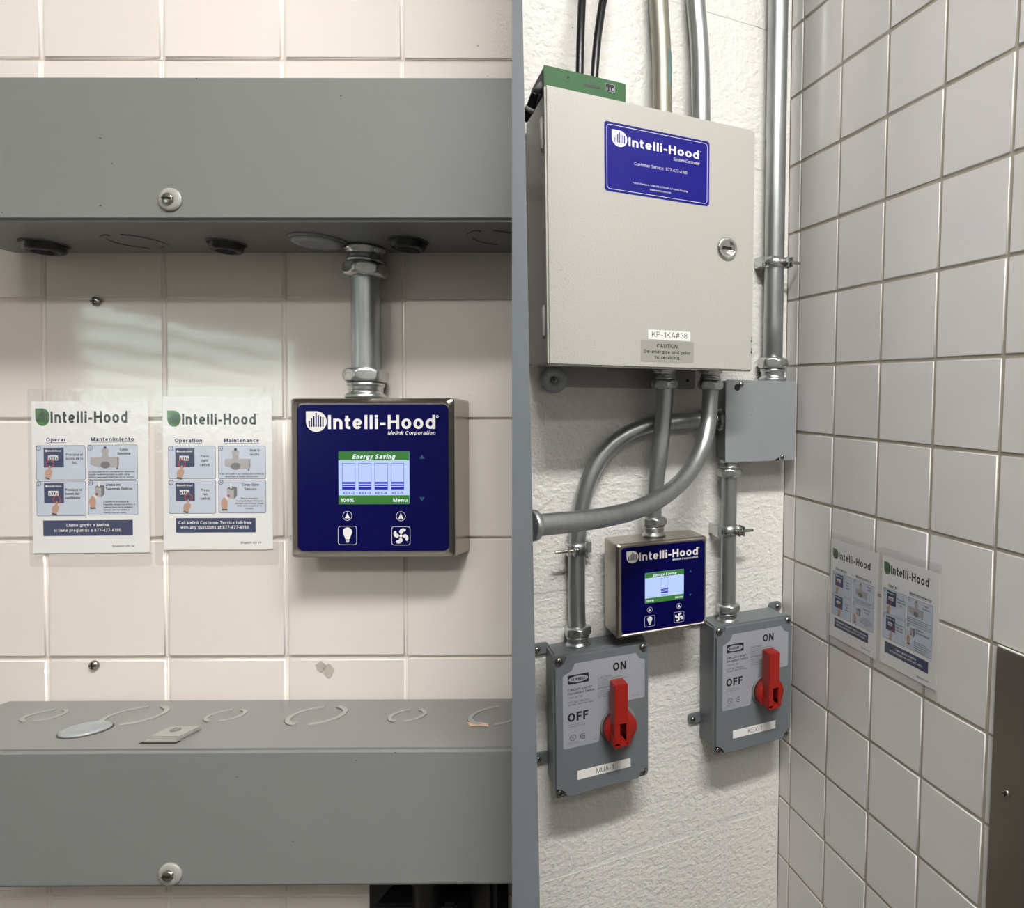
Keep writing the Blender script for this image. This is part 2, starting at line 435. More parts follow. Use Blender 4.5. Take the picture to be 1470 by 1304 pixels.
M['screen_line'] = mat('screen_line', '#3a3f86', .35, emit=.8, spec=.2, lit=True)
M['screen_white'] = mat('screen_white', '#e6f1f6', .35, emit=.8, spec=.2, lit=True)
M['module'] = mat('module_green', '#36613a', .45, spec=.25)
M['module_dark'] = mat('module_black', '#2e2e2d', .5)
M['cable'] = mat('black_cable', '#111214', .3)
M['grey_cable'] = mat('grey_boot', '#8b8b87', .5)
M['divider'] = mat('partition_enamel', '#656b6e', .4, bump=[(400, .08, .0006)], vary=.03)
M['ceiling'] = mat('ceiling_white', '#dedcd6', .8)
M['floor'] = mat('quarry_tile', '#5f5a55', .6, vary=.2)
M['plaster'] = mat('plaster', '#8f8f8c', .7, vary=.03)
M['sticker'] = mat('faded_teal_paper', '#6f8a88', .6, vary=.15)
M['residue'] = mat('adhesive_residue', '#b6aea2', .6)
M['scrap'] = mat('kraft_paper', '#cfae93', .8)
M['lamp'] = mat('lamp_diffuser', '#fffdfb', .5, emit=LAMP_STRENGTH)
M['lamp2'] = mat('lamp_diffuser_far', '#fffdfb', .5, emit=LAMP2_STRENGTH)
M['fill_lamp'] = mat('fill_diffuser', '#fffdfb', .5, emit=FILL_STRENGTH)
M['lamp_body'] = mat('lamp_housing', '#e6e6e4', .5)
def film_mat():
    m = bpy.data.materials.new('laminate_film'); m.use_nodes = True
    nt = m.node_tree; N = nt.nodes; LK = nt.links
    for n in list(N): N.remove(n)
    out = N.new('ShaderNodeOutputMaterial'); mix = N.new('ShaderNodeMixShader'); mix2 = N.new('ShaderNodeMixShader')
    tr = N.new('ShaderNodeBsdfTransparent'); gl = N.new('ShaderNodeBsdfGlossy'); df = N.new('ShaderNodeBsdfDiffuse')
    gl.inputs['Roughness'].default_value = .12
    df.inputs['Color'].default_value = (.8, .8, .76, 1)
    lw_ = N.new('ShaderNodeLayerWeight'); lw_.inputs[0].default_value = .5
    pw_ = N.new('ShaderNodeMath'); pw_.operation = 'POWER'; pw_.inputs[1].default_value = 4.0
    fr = N.new('ShaderNodeMapRange'); fr.inputs[3].default_value = .03; fr.inputs[4].default_value = .5
    LK.new(lw_.outputs['Facing'], pw_.inputs[0]); LK.new(pw_.outputs[0], fr.inputs[0])
    tc = N.new('ShaderNodeTexCoord'); nz = N.new('ShaderNodeTexNoise'); nz.inputs['Scale'].default_value = 70; nz.inputs['Detail'].default_value = 3
    bp = N.new('ShaderNodeBump'); bp.inputs['Strength'].default_value = .35; bp.inputs['Distance'].default_value = .002
    LK.new(tc.outputs['Object'], nz.inputs[0]); LK.new(nz.outputs[0], bp.inputs['Height']); LK.new(bp.outputs[0], gl.inputs['Normal'])
    mix2.inputs[0].default_value = .03
    LK.new(tr.outputs[0], mix2.inputs[1]); LK.new(df.outputs[0], mix2.inputs[2])
    LK.new(fr.outputs[0], mix.inputs[0]); LK.new(mix2.outputs[0], mix.inputs[1]); LK.new(gl.outputs[0], mix.inputs[2])
    LK.new(mix.outputs[0], out.inputs[0])
    return m
M['film'] = film_mat()
def glass_mat():
    m = bpy.data.materials.new('window_glass'); m.use_nodes = True
    b = m.node_tree.nodes['Principled BSDF']
    b.inputs['Transmission Weight'].default_value = 1.0; b.inputs['Roughness'].default_value = 0.02
    b.inputs['Base Color'].default_value = (.93, .97, .96, 1); b.inputs['IOR'].default_value = 1.02
    return m
M['glass'] = glass_mat()

# ------------------------------------------------------------------ structure
CEIL, XL, YB = 3.5, -4.2, -5.0
W0 = Matrix.Identity(4)
def room_box(name, x0, x1, y0, y1, z0, z1, m, label):
    return solo(name, box(nb(), x0, x1, y0, y1, z0, z1), m, W0, (x0, y0, z0), label, kind='structure')
room_box('floor', XL - .1, .12, YB - .1, .12, -.1, 0, M['floor'], 'dark quarry tile floor below the photographed walls')
room_box('ceiling', XL - .1, .12, YB - .1, .12, CEIL, CEIL + .1, M['ceiling'], 'flat white ceiling over the wall equipment')
room_box('wall_front', XL - .1, .12, YB - .1, YB, 0, CEIL, M['plaster'], 'plain pale wall behind the viewer')
# side wall with window opening
WY0, WY1, WZ0, WZ1 = -2.1, -1.1, 1.68, 2.28
sb = nb()
box(sb, XL - .1, XL, YB, WY0, 0, CEIL); box(sb, XL - .1, XL, WY1, .12, 0, CEIL)
box(sb, XL - .1, XL, WY0, WY1, 0, WZ0); box(sb, XL - .1, XL, WY0, WY1, WZ1, CEIL)
solo('wall_side', sb, M['plaster'], W0, (XL, YB, 0), 'plain pale side wall with a small window', kind='structure')
win = thing('window_1', 'small window with horizontal louvres in the side wall', None, W0, (XL, WY0, WZ0), kind='structure')
fb = nb()
for z in (WZ0, WZ1 - .04): box(fb, XL - .08, XL - .03, WY0, WY1, z, z + .04)
for y in (WY0, WY1 - .04): box(fb, XL - .08, XL - .03, y, y + .04, WZ0 + .04, WZ1 - .04)
part(win, 'window_frame', fb, M['lamp_body'], True)
part(win, 'pane', box(nb(), XL - .06, XL - .055, WY0 + .04, WY1 - .04, WZ0 + .04, WZ1 - .04), M['glass'], True)
for k in range(5):
    z = WZ0 + .09 + k * .095
    part(win, 'slat', box(nb(), XL - .05, XL - .03, WY0 + .045, WY1 - .045, z, z + .022), M['lamp_body'], True)

# divider between the two walls
def cp(px, py, z): return CAM + ray(px, py) * z
UPW = Vector((0, 0, 1))
dl, dr = [], []
for py in (-150, 1450):
    dl.append(cp(735.0, py, .66)); dr.append(cp(750 + 25 * py / 1304, py, .66))
def plumb(p, z): return Vector((p.x, p.y, z))
lefts = [plumb(dl[0], CEIL), dl[0], dl[1], plumb(dl[1], 0)]
rights = [plumb(dr[0], CEIL), dr[0], dr[1], plumb(dr[1], 0)]
run = ray(746, 652) * (1.12 - .66); run.z = 0
PLN_O = dl[0]; PLN_N = (dl[1] - dl[0]).cross(run).normalized()
db = nb()
rows = []
for l, r in zip(lefts, rights):
    rows.append([db.verts.new(v) for v in (l, r, r + run, l + run)])
for A, B in zip(rows, rows[1:]):
    for k in range(4): db.faces.new((A[k], A[(k + 1) % 4], B[(k + 1) % 4], B[k]))
db.faces.new(rows[0][::-1]); db.faces.new(rows[-1])
bmesh.ops.recalc_face_normals(db, faces=db.faces[:])
solo('trim_1', db, M['divider'], W0, plumb(dl[1], 0), 'narrow grey enamelled steel partition edge between the two walls', kind='structure')
re = lefts[1] + run
room_box('wall_return', re.x - .06, re.x - .03, re.y, -.012, 0, CEIL, M['plaster'], 'plain wall return behind the grey steel partition edge')
def a_end(b, c, gap=.0005):
    """a of the left-wall frame where the divider's left face cuts it"""
    o = FL @ Vector((0, b, c)); d = FL.to_3x3() @ Vector((1, 0, 0))
    return (PLN_O - o).dot(PLN_N) / d.dot(PLN_N) - gap

# left tiled wall
GL0, GL1 = -7, 4           # tile columns
GB0, GB1 = -11, 13         # tile rows
A_LEFT = -1.02
wb = nb()
def cutbox(bm, a0, b0, b1, c0, c1, bev=0, seg=3, bevax=None):
    t = bmesh.new()
    vs = []
    for c in (c0, c1):
        for b in (b0, b1):
            vs.append(t.verts.new((a0, b, c))); vs.append(t.verts.new((a_end(b, c), b, c)))
    for f in ((0, 2, 3, 1), (4, 5, 7, 6), (0, 1, 5, 4), (2, 6, 7, 3), (0, 4, 6, 2), (1, 3, 7, 5)):
        t.faces.new([vs[i] for i in f])
    if bev:
        es = [e for e in t.edges if bevax is None or bevax(e)]
        bmesh.ops.bevel(t, geom=es, offset=bev, segments=seg, affect='EDGES', clamp_overlap=True)
    merge(bm, t); return bm
cutbox(wb, A_LEFT, -1.62, 2.25, -.10, -.0035)
wl = solo('wall_left', wb, M['grout_warm'], FL, (0, 0, 0), 'warm white glazed tile wall behind the two grey raceways', kind='structure')
J = .0022
def tile_mesh(w, h, th, bev, name):
    bm = nb(); box(bm, -w / 2, w / 2, -h / 2, h / 2, -th, 0)
    es = [e for e in bm.edges if all(abs(v.co.z) < 1e-6 for v in e.verts)]
    bmesh.ops.bevel(bm, geom=es, offset=bev, segments=3, affect='EDGES')
    for f in bm.faces: f.smooth = abs(f.normal.z) < .98
    me = bpy.data.meshes.new(name); bm.to_mesh(me); bm.free(); return me
tml = tile_mesh(TILE - J, TILE - J, .007, .0028, 'tile'); tml.materials.append(M['tile_warm'])
def put_tile(me, parent, a, b, c=0.0, tilt=.0025):
    o = bpy.data.objects.new('tile', me); COL.objects.link(o); o.parent = parent
    o.location = (a, b, c)
    o.rotation_euler = (random.uniform(-tilt, tilt), random.uniform(-tilt, tilt), 0)
    return o
for j in range(-14, 13):
    b = (j - .5) * TILE * -1
    for i in range(-4, 4):
        a0 = (i - 2) * TILE + TILE * 2; a0 = i * TILE
        ae = a_end(b, 0)
        if a0 + J / 2 > ae - .004: continue
        if b > 2.15 or b < -1.5: continue
        if a0 + TILE - J > ae:
            bm = nb(); cutbox(bm, a0 + J / 2, b - TILE / 2 + J / 2, b + TILE / 2 - J / 2, -.007, 0, .0015, 2)
            part(wl, 'tile', bm, M['tile_warm'])
        else:
            if a0 < A_LEFT: continue
            put_tile(tml, wl, a0 + TILE / 2, b)
# painted block wall
bw = thing('wall_back', 'white thickly painted block wall behind the controller cabinet', None, FP, (0, 0, 0), kind='structure')
part(bw, 'joint', box(nb(), XL, -.0005, 0, CEIL, -.1, -.0011), M['mortar'])
BH, BWD = .305, .61
z_joint = HEIGHT - .94
k0 = -int(z_joint / BH) - 1
for k in range(k0, 11):
    b0 = z_joint + k * BH; b1 = min(b0 + BH, CEIL); b0 = max(b0, 0.0)
    if b1 - b0 < .01: continue
    x = -.455 + (.305 if k % 2 else 0) + BWD * 2
    while x > XL:
        a1 = min(x, -.0005); a0 = max(x - BWD, XL)
        if a1 - a0 > .01:
            bm = box(nb(), a0 + .0025, a1 - (.0025 if a1 < -.01 else 0), b0 + .003, b1 - .003, -.04, 0)
            es = [e for e in bm.edges if all(abs(v.co.z) < 1e-6 for v in e.verts)]
            bmesh.ops.bevel(bm, geom=es, offset=.0045, segments=3, affect='EDGES')
            for f in bm.faces: f.smooth = abs(f.normal.z) < .98
            part(bw, 'block', bm, M['block'])
        x -= BWD
# right tiled wall
wr = solo('wall_right', box(nb(), -.02, -YB, 0, CEIL, -.1, -.0018), M['grout_cool'], FT, (0, 0, 0),
          'cool white square tile wall with grey grout, meeting the painted wall', kind='structure')
JR = .0050
OFFI = -.6693428
tmr = tile_mesh(TILE - JR, TILE - JR, .008, .0018, 'tile'); tmr.materials.append(M['tile_cool'])
rest = nb()
for j in range(-8, 17):
    bt = HEIGHT - (j - 6) * TILE          # top edge of the row
    bb = bt - TILE
    if bt > CEIL or bb < 0:
        bt = min(bt, CEIL); bb = max(bb, 0)
        if bt - bb < .01: continue
    full = abs(bt - bb - TILE) < 1e-6
    for i in range(0, 24):
        a1 = TILE * (i + 1 + OFFI); a0 = max(a1 - TILE, .0)
        if a1 > -YB: continue
        if i < 10:
            if i > 0 and full: put_tile(tmr, wr, (a0 + a1) / 2, (bt + bb) / 2, 0, .004)
            else: part(wr, 'tile', box(nb(), a0 + (JR / 2 if i else .0008), a1 - JR / 2, bb + JR / 2, bt - JR / 2, -.008, 0, .0014, 2), M['tile_cool'])
        else: box(rest, a0 + JR / 2, a1 - JR / 2, bb + JR / 2, bt - JR / 2, -.008, 0)
part(wr, 'tile_field', rest, M['tile_cool'], kind='stuff')

# ceiling lamps
def ceiling_light(x, y, w, d, m, label):
    r = thing('ceiling_light', label, 'lamp', W0, (x, y, CEIL - .001), group='ceiling lamps')
    part(r, 'housing', box(nb(), -w / 2 - .03, w / 2 + .03, -d / 2 - .03, d / 2 + .03, -.05, 0, .004), M['lamp_body'])
    part(r, 'diffuser', box(nb(), -w / 2, w / 2, -d / 2, d / 2, -.062, -.05), m)
ceiling_light(-.62, -1.95, 1.1, .24, M['lamp'], 'long ceiling lamp above the two walls')
ceiling_light(-2.8, -3.0, 1.1, .24, M['lamp2'], 'long ceiling lamp on the window side of the room')
ceiling_light(-.8, -3.8, 1.1, .24, M['fill_lamp'], 'added long fill lamp on the ceiling at the back of the room')  # unseen lamp added as frontal fill for the walls

# ------------------------------------------------------------------ fittings
def pan_screw(bm_head, bm_slot, o, d, r, up=(0, 1, 0), hexh=False):
    m = axis_m(o, d, up)
    if hexh:
        lathe(bm_head, [(r * 1.25, 0), (r * 1.25, r * .25), (r * .98, r * .28), (r * .98, r * .85), (r * .85, r * .98), (0, r)], m, 24, hexap=r * .92 if False else None)
    else:
        lathe(bm_head, [(r, 0), (r, r * .25), (r * .85, r * .5), (r * .5, r * .66), (0, r * .7)], m, 20)
    for k in range(2):
        t = bmesh.new(); l, w = (r * .62, r * .12) if k == 0 else (r * .12, r * .62)
        box(t, -l, l, -w, w, r * .55, r * (1.03 if hexh else .74)); merge(bm_slot, t, m)
def add_screw(root, o, r, d=(0, 0, 1), m='screw', name='screw', hexh=False):
    h, s = nb(), nb(); pan_screw(h, s, o, d, r, hexh=hexh)
    p = part(root, name, h, M[m], True)
    part(p, 'screw_slot', s, M['black'], True)
    return p
def connector(root, o, d, R, s=1.0):
    """compression connector: o on the box surface, d outward along the conduit"""
    m = axis_m(o, d)
    b = nb()
    lathe(b, [(R * 1.42, 0), (R * 1.46, R * .12), (R * 1.38, R * .3), (R * 1.2, R * .42), (R * 1.17, R * .62), (R * 1.24, R * .66), (R * 1.17, R * .74),
              (R * 1.24, R * .80), (R * 1.17, R * .88), (R * 1.3, R * .95), (R * 1.3, R * 1.2)], m, 40)
    p = part(root, 'connector', b, M['zinc'], True)
    n = nb(); h0, h1 = R * 1.2, R * 2.35
    prof = []
    for k in range(13):
        u = k / 12; z = h0 + (h1 - h0) * u
        e = (1 - abs(2 * u - 1) ** 2.6)
        prof.append((R * (1.16 + .44 * max(0, e) ** .6), z))
    lathe(n, prof, m, 60, hexap=R * 1.42)
    part(p, 'compression_nut', n, M['zinc'], True)
    return Vector(o) + Vector(d).normalized() * (R * 2.3)
def conduit(F, label, pts, R, ends, m='steel', n=10, group='metal conduits'):
    o = Vector(pts[0])
    r = thing('conduit', label, 'conduit', F, o, group=group)
    part(r, 'tube', tube(nb(), catmull(pts, n), R), M[m], True)
    for eo, ed in ends: connector(r, eo, ed, R)
    return r
def strap(F, label, cen, R, side, wallc=0.0):
    """saddle clamp around a vertical conduit, bolt sticking out to the side"""
    r = thing('conduit_strap', label, 'clamp', F, cen, group='conduit clamps')
    c = Vector(cen)
    b = nb(); h = .011
    lathe(b, [(R + .0005, -h), (R + .003, -h), (R + .0032, 0), (R + .003, h), (R + .0005, h)], axis_m(c, (0, 1, 0)), 40)
    part(r, 'band', b, M['zinc'], True)
    e = nb(); sx = side
    x0 = c.x + sx * (R * .62); x1 = x0 + sx * .003
    box(e, min(x0, x1), max(x0, x1), c.y - h, c.y + h, c.z + R * .86, c.z + R + .016, .001)
    x0 = c.x + sx * (R * .62 + .011); x1 = x0 + sx * .003
    box(e, min(x0, x1), max(x0, x1), c.y - h, c.y + h, c.z + R * .2, c.z + R + .016, .001)
    part(r, 'ear', e, M['zinc'], True)
    f = nb(); x0 = c.x - sx * (R + .012); x1 = c.x - sx * (R + .0031)
    box(f, min(x0, x1), max(x0, x1), c.y - h * 1.05, c.y + h * 1.05, wallc + .0005, c.z + .006, .001)
    part(r, 'foot', f, M['zinc'], True)
    z = c.z + R + .007
    rod = nb(); lathe(rod, [(.0032 + (.0005 if k % 2 else 0), R * .3 + k * .0016) for k in range(28)], axis_m((c.x, c.y, z), (sx, 0, 0)), 12)
    p = part(r, 'bolt', rod, M['screw'], True)
    hd = nb(); lathe(hd, [(.0065, R * .3 - .003), (.0068, R * .3 + .001), (.004, R * .3 + .003)], axis_m((c.x, c.y, z), (sx, 0, 0)), 16)
    part(p, 'bolt_head', hd, M['screw'], True)
    return r
def leaf(x0, x1, y0, y1):
    """tile-shaped logo: square upper left corner, the other three round (y up)"""
    cx, cy = (x0 + x1) / 2, (y0 + y1) / 2; rx, ry = (x1 - x0) / 2, (y1 - y0) / 2
    pts = [(x0, y1)]
    pts += [(cx + rx * math.cos(math.radians(t)), cy + ry * math.sin(math.radians(t))) for t in range(90, -181, -10)]
    return pts
def logo(root, x0, x1, y0, y1, c, m, mb, label):
    p = part(root, 'logo', flat(nb(), leaf(x0, x1, y0, y1), c), M[m], label=label)
    b = nb(); n = 7; w = (x1 - x0); h = y1 - y0
    hs = (.30, .42, .52, .68, .58, .50, .48)
    for k in range(n):
        x = x0 + w * (.13 + .11 * k)
        flat(b, [(x, y0 + h * .24), (x + w * .066, y0 + h * .24), (x + w * .066, y0 + h * (.24 + hs[k])), (x, y0 + h * (.24 + hs[k]))], c + .0002)
    part(p, 'logo_bars', b, M[mb])

# ------------------------------------------------------------------ raceways on the left wall
def knock_ring(root, cen, n_dir, r, w, m, up=1):
    """two raised arc halves of a concentric knockout, lying on a horizontal face at height b"""
    a, b, c = cen; bm = nb(); s = n_dir
    for k, (r0, r1, mm) in enumerate(((r - w, r, m),)):
        for t0, t1 in ((-74, 74), (106, 254)):
            A = []
            for q in range(21):
                t = math.radians(t0 + (t1 - t0) * q / 20)
                ca, sa = math.cos(t), math.sin(t)
                A.append([bm.verts.new((a + ca * rr, b + s * hh, c + sa * rr)) for rr, hh in ((r0, -.0005), (r0, .0012), (r1, .0012), (r1, -.0005))])
            for X, Y in zip(A, A[1:]):
                for z in range(3): bm.faces.new((X[z], X[z + 1], Y[z + 1], Y[z]))
            bm.faces.new(A[0]); bm.faces.new(A[-1][::-1])
    bmesh.ops.recalc_face_normals(bm, faces=bm.faces[:])
    p = part(root, 'knockout_ring', bm, M[m], True)
    g = nb()  # thin dark arcs paint shade along one side of the raised ring
    for t0, t1, rr, ww in ((-72, 72, r - w, .0009), (108, 252, r, .0009)):
        A = []
        for q in range(21):
            t = math.radians(t0 + (t1 - t0) * q / 20)
            A.append([g.verts.new((a + math.cos(t) * x, b + s * .0004, c + math.sin(t) * x)) for x in (rr - ww, rr + ww)])
        for X, Y in zip(A, A[1:]): g.faces.new((X[0], X[1], Y[1], Y[0]))
    part(p, 'ring_shade', g, M['raceway_dark'], True)
def onb(px, py, b): return hit(FL, px, py, 1, b)
def long_edge(e):
    d = (e.verts[0].co - e.verts[1].co); return abs(d.x) > .3
def cover_screw(root, o, r):
    b = nb()
    lathe(b, [(r * 1.0, 0), (r * .97, r * .12), (r * .82, r * .2), (r * .6, r * .26), (r * .5, r * .24), (0, r * .24)], axis_m(o, (0, 0, 1)), 32)
    p = part(root, 'screw_boss', b, M['raceway_light'], True)
    h, s = nb(), nb(); m = axis_m((o[0], o[1], o[2] + r * .22), (0, 0, 1))
    lathe(h, [(r * .55, 0), (r * .55, r * .06), (r * .46, r * .07), (r * .46, r * .18), (r * .38, r * .22), (0, r * .22)], m, 48, hexap=r * .44)
    box(s, o[0] - r * .36, o[0] + r * .36, o[1] - r * .06, o[1] + r * .06, o[2] + r * .45, o[2] + r * .54)
    part(p, 'hex_screw', h, M['screw'], True); part(p, 'screw_slot', s, M['black'], True)

CU = .128
bu = L(367, 364.5, 0).y; bt = L(367, 109, CU).y; aL = L(27, 366, 0).x
up = thing('raceway', 'upper grey metal raceway with black plugs in its underside', 'raceway', FL, (aL, bu, 0), group='grey raceways')
part(up, 'body', cutbox(nb(), aL, bu, bt, .0008, CU, .004, 3, long_edge), M['raceway'], True)
for px, py, hw in ((195, 347, 37), (712, 342, 38)):
    q = onb(px, py, bu); knock_ring(up, (q.x, bu, q.z), -1, hw * .83 / FPX, .0045, 'raceway')
for px, py, hw in ((64, 350, 25), (325, 349, 22), (586, 346, 24)):
    q = onb(px, py, bu); R_ = hw * .85 / FPX
    b = nb(); m_ = axis_m((q.x, bu, q.z), (0, -1, 0))
    lathe(b, [(R_ * 1.05, -.001), (R_ * 1.05, .0025), (R_ * .95, .004), (R_ * .93, .0085), (R_ * .8, .0105), (R_ * .6, .0105), (R_ * .56, .004), (0, .004)], m_, 48, hexap=R_ * .96)
    p = part(up, 'knockout_plug', b, M['blackp'], True)
    b = nb(); lathe(b, [(R_ * 1.1, .0), (R_ * 1.1, .0012)], m_, 40); part(p, 'plug_rim', b, M['raceway_dark'], True)
q = onb(456, 345, bu); R_ = 34 * .84 / FPX; m_ = axis_m((q.x, bu, q.z), (0, -1, 0))
b = nb(); lathe(b, [(R_ * 1.1, 0), (R_ * 1.1, .0012), (R_ * .95, .002)], m_, 40); p = part(up, 'seal_rim', b, M['raceway'], True)
b = nb(); lathe(b, [(R_ * .92, .001), (R_ * .93, .004), (R_ * .8, .0058), (R_ * .55, .0062), (R_ * .5, .0052), (0, .005)], m_, 40); part(p, 'knockout_seal', b, M['jbox'], True)
b = L(245, 287, CU); cover_screw(up, (b.x, b.y, CU), 17 * .767 / FPX)
q = onb(6, 346, bu); add_screw(up, (aL + .008, bu, q.z), .006, (0, -1, 0), 'raceway_light')

CLW = .153
bl = L(367, 1003.5, 0).y; blb = L(367, 1275, CLW).y; aL2 = L(20, 1004, 0).x
lo = thing('raceway', 'lower grey metal raceway with ring knockouts and latch on top', 'raceway', FL, (aL2, blb, 0), group='grey raceways')
part(lo, 'body', cutbox(nb(), aL2, blb, bl, .0008, CLW, .004, 3, long_edge), M['raceway'], True)
for px, hw in ((64, 25), (194, 38), (324, 25), (455, 38), (585, 25), (713, 38)):
    q = onb(px, 1028, bl); knock_ring(lo, (q.x, bl, q.z), 1, hw * .84 / FPX, .0052 if hw > 30 else .0042, 'raceway_light')
q = onb(123, 1049, bl); R_ = 28 * .8 / FPX; m_ = axis_m((q.x, bl, q.z), (0, 1, 0))
b = nb(); lathe(b, [(R_ * 1.0, 0), (R_ * 1.02, .0018), (R_ * .9, .0034), (R_ * .74, .0036), (R_ * .66, .0026), (R_ * .3, .003), (0, .0032)], m_, 40)
p = part(lo, 'knockout_seal', b, M['jbox'], True)
b = nb(); lathe(b, [(R_ * 1.08, 0), (R_ * 1.08, .0006)], m_, 40); part(p, 'seal_rim', b, M['rust'], True)
b = L(245, 1255, CLW); cover_screw(lo, (b.x, b.y, CLW), 17 * .74 / FPX)
q = onb(251, 1056, bl); w_ = 23 * .76 / FPX
b = nb(); box(b, q.x - w_, q.x + w_, bl - .0005, bl + .0045, q.z - .016, q.z + .014, .0012); box(b, q.x - w_, q.x + w_, bl - .0005, bl + .0022, q.z + .014, q.z + .02, .0006)
p = part(lo, 'latch', b, M['raceway_light'], True)
b = nb(); box(b, q.x - w_ * 1.15, q.x + w_ * 1.15, bl - .0004, bl + .0006, q.z + .0165, q.z + .0225); part(p, 'latch_slot', b, M['black'], True)
b = nb(); lathe(b, [(.005, 0), (.005, .0012), (.0025, .0014), (.0025, .0006), (0, .0006)], axis_m((q.x - w_ * .15, bl + .0045, q.z - .004), (0, 1, 0)), 24); part(p, 'rivet', b, M['raceway'], True)
q = onb(11, 1036, bl); add_screw(lo, (q.x, bl, q.z), .0075, (0, 1, 0), 'rust')
q = onb(685, 1041, bl)
b = nb(); prism(b, [(q.x - .014, -(q.z - .006)), (q.x - .006, -(q.z + .006)), (q.x + .004, -(q.z + .004)), (q.x + .016, -(q.z + .007)), (q.x + .012, -(q.z - .001)), (q.x + .003, -(q.z - .005))], 0, .0006)
for v in b.verts: v.co = Vector((v.co.x, bl + .0004 + v.co.z, -v.co.y))
solo('paper_scrap', b, M['scrap'], FL, (q.x, bl, q.z), 'torn tan paper scrap lying on the lower raceway', 'paper scrap')

# black fittings under the lower raceway
g0 = L(546, 1290, .02); g1 = L(724, 1290, .02)
bx_ = thing('junction_box', 'black box hanging below the lower raceway, mostly cut by the frame', 'junction box', FL, (g0.x, blb - .16, .001))
part(bx_, 'box_body', box(nb(), g0.x, g1.x, blb - .16, blb - .0012, .001, .05, .006), M['blackp'], True)
gm = L(617, 1292, .085)
b = nb(); lathe(b, [(.02, .0005), (.026, .0015), (.026, .012), (.018, .014), (.018, .06)], axis_m((gm.x, blb - .0012, .085), (0, -1, 0)), 48)
part(bx_, 'cable_gland', b, M['blackp'], True)
b = nb(); lathe(b, [(.02, .004), (.0275, .006), (.0275, .024), (.02, .026)], axis_m((gm.x, blb - .0012, .085), (0, -1, 0)), 60, hexap=.0255)
part(bx_, 'gland_nut', b, M['blackp'], True)
part(bx_, 'bracket', box(nb(), g0.x + .03, g1.x - .03, blb - .1, blb - .06, .05, .09, .003), M['blackp'], True)

# small screws and glue residue on the left wall
for px, py, lab in ((138.5, 433, 'bare steel screw in the tile joint below the upper raceway'), (136.5, 955, 'bare steel screw in the tile just above the lower raceway')):
    q = L(px, py, 0)
    r = thing('wall_screw', lab, 'screw', FL, (q.x, q.y, .0003), group='screws left in the left wall')
    h, s = nb(), nb(); pan_screw(h, s, (0, 0, 0), (0, 0, 1), .0062); part(r, 'screw_head', h, M['screw']); part(r, 'screw_slot', s, M['black'])
for n_, (px, py, lab) in enumerate(((461, 957, 'round grey glue spot on the tile, left of its twin'), (472, 963, 'grey glue smear on the tile, right of its twin'))):
    q = L(px, py, 0); b = nb()
    prism(b, [(q.x + (.0065 + .0012 * math.sin(5 * t + n_)) * math.cos(t), q.y + (.0065 + .002 * n_ + .001 * math.cos(4 * t)) * math.sin(t)) for t in [k * .35 for k in range(18)]], .0003, .0008)
    solo('glue_spot', b, M['residue'], FL, (q.x, q.y, 0), lab, 'glue spot', group='glue spots')

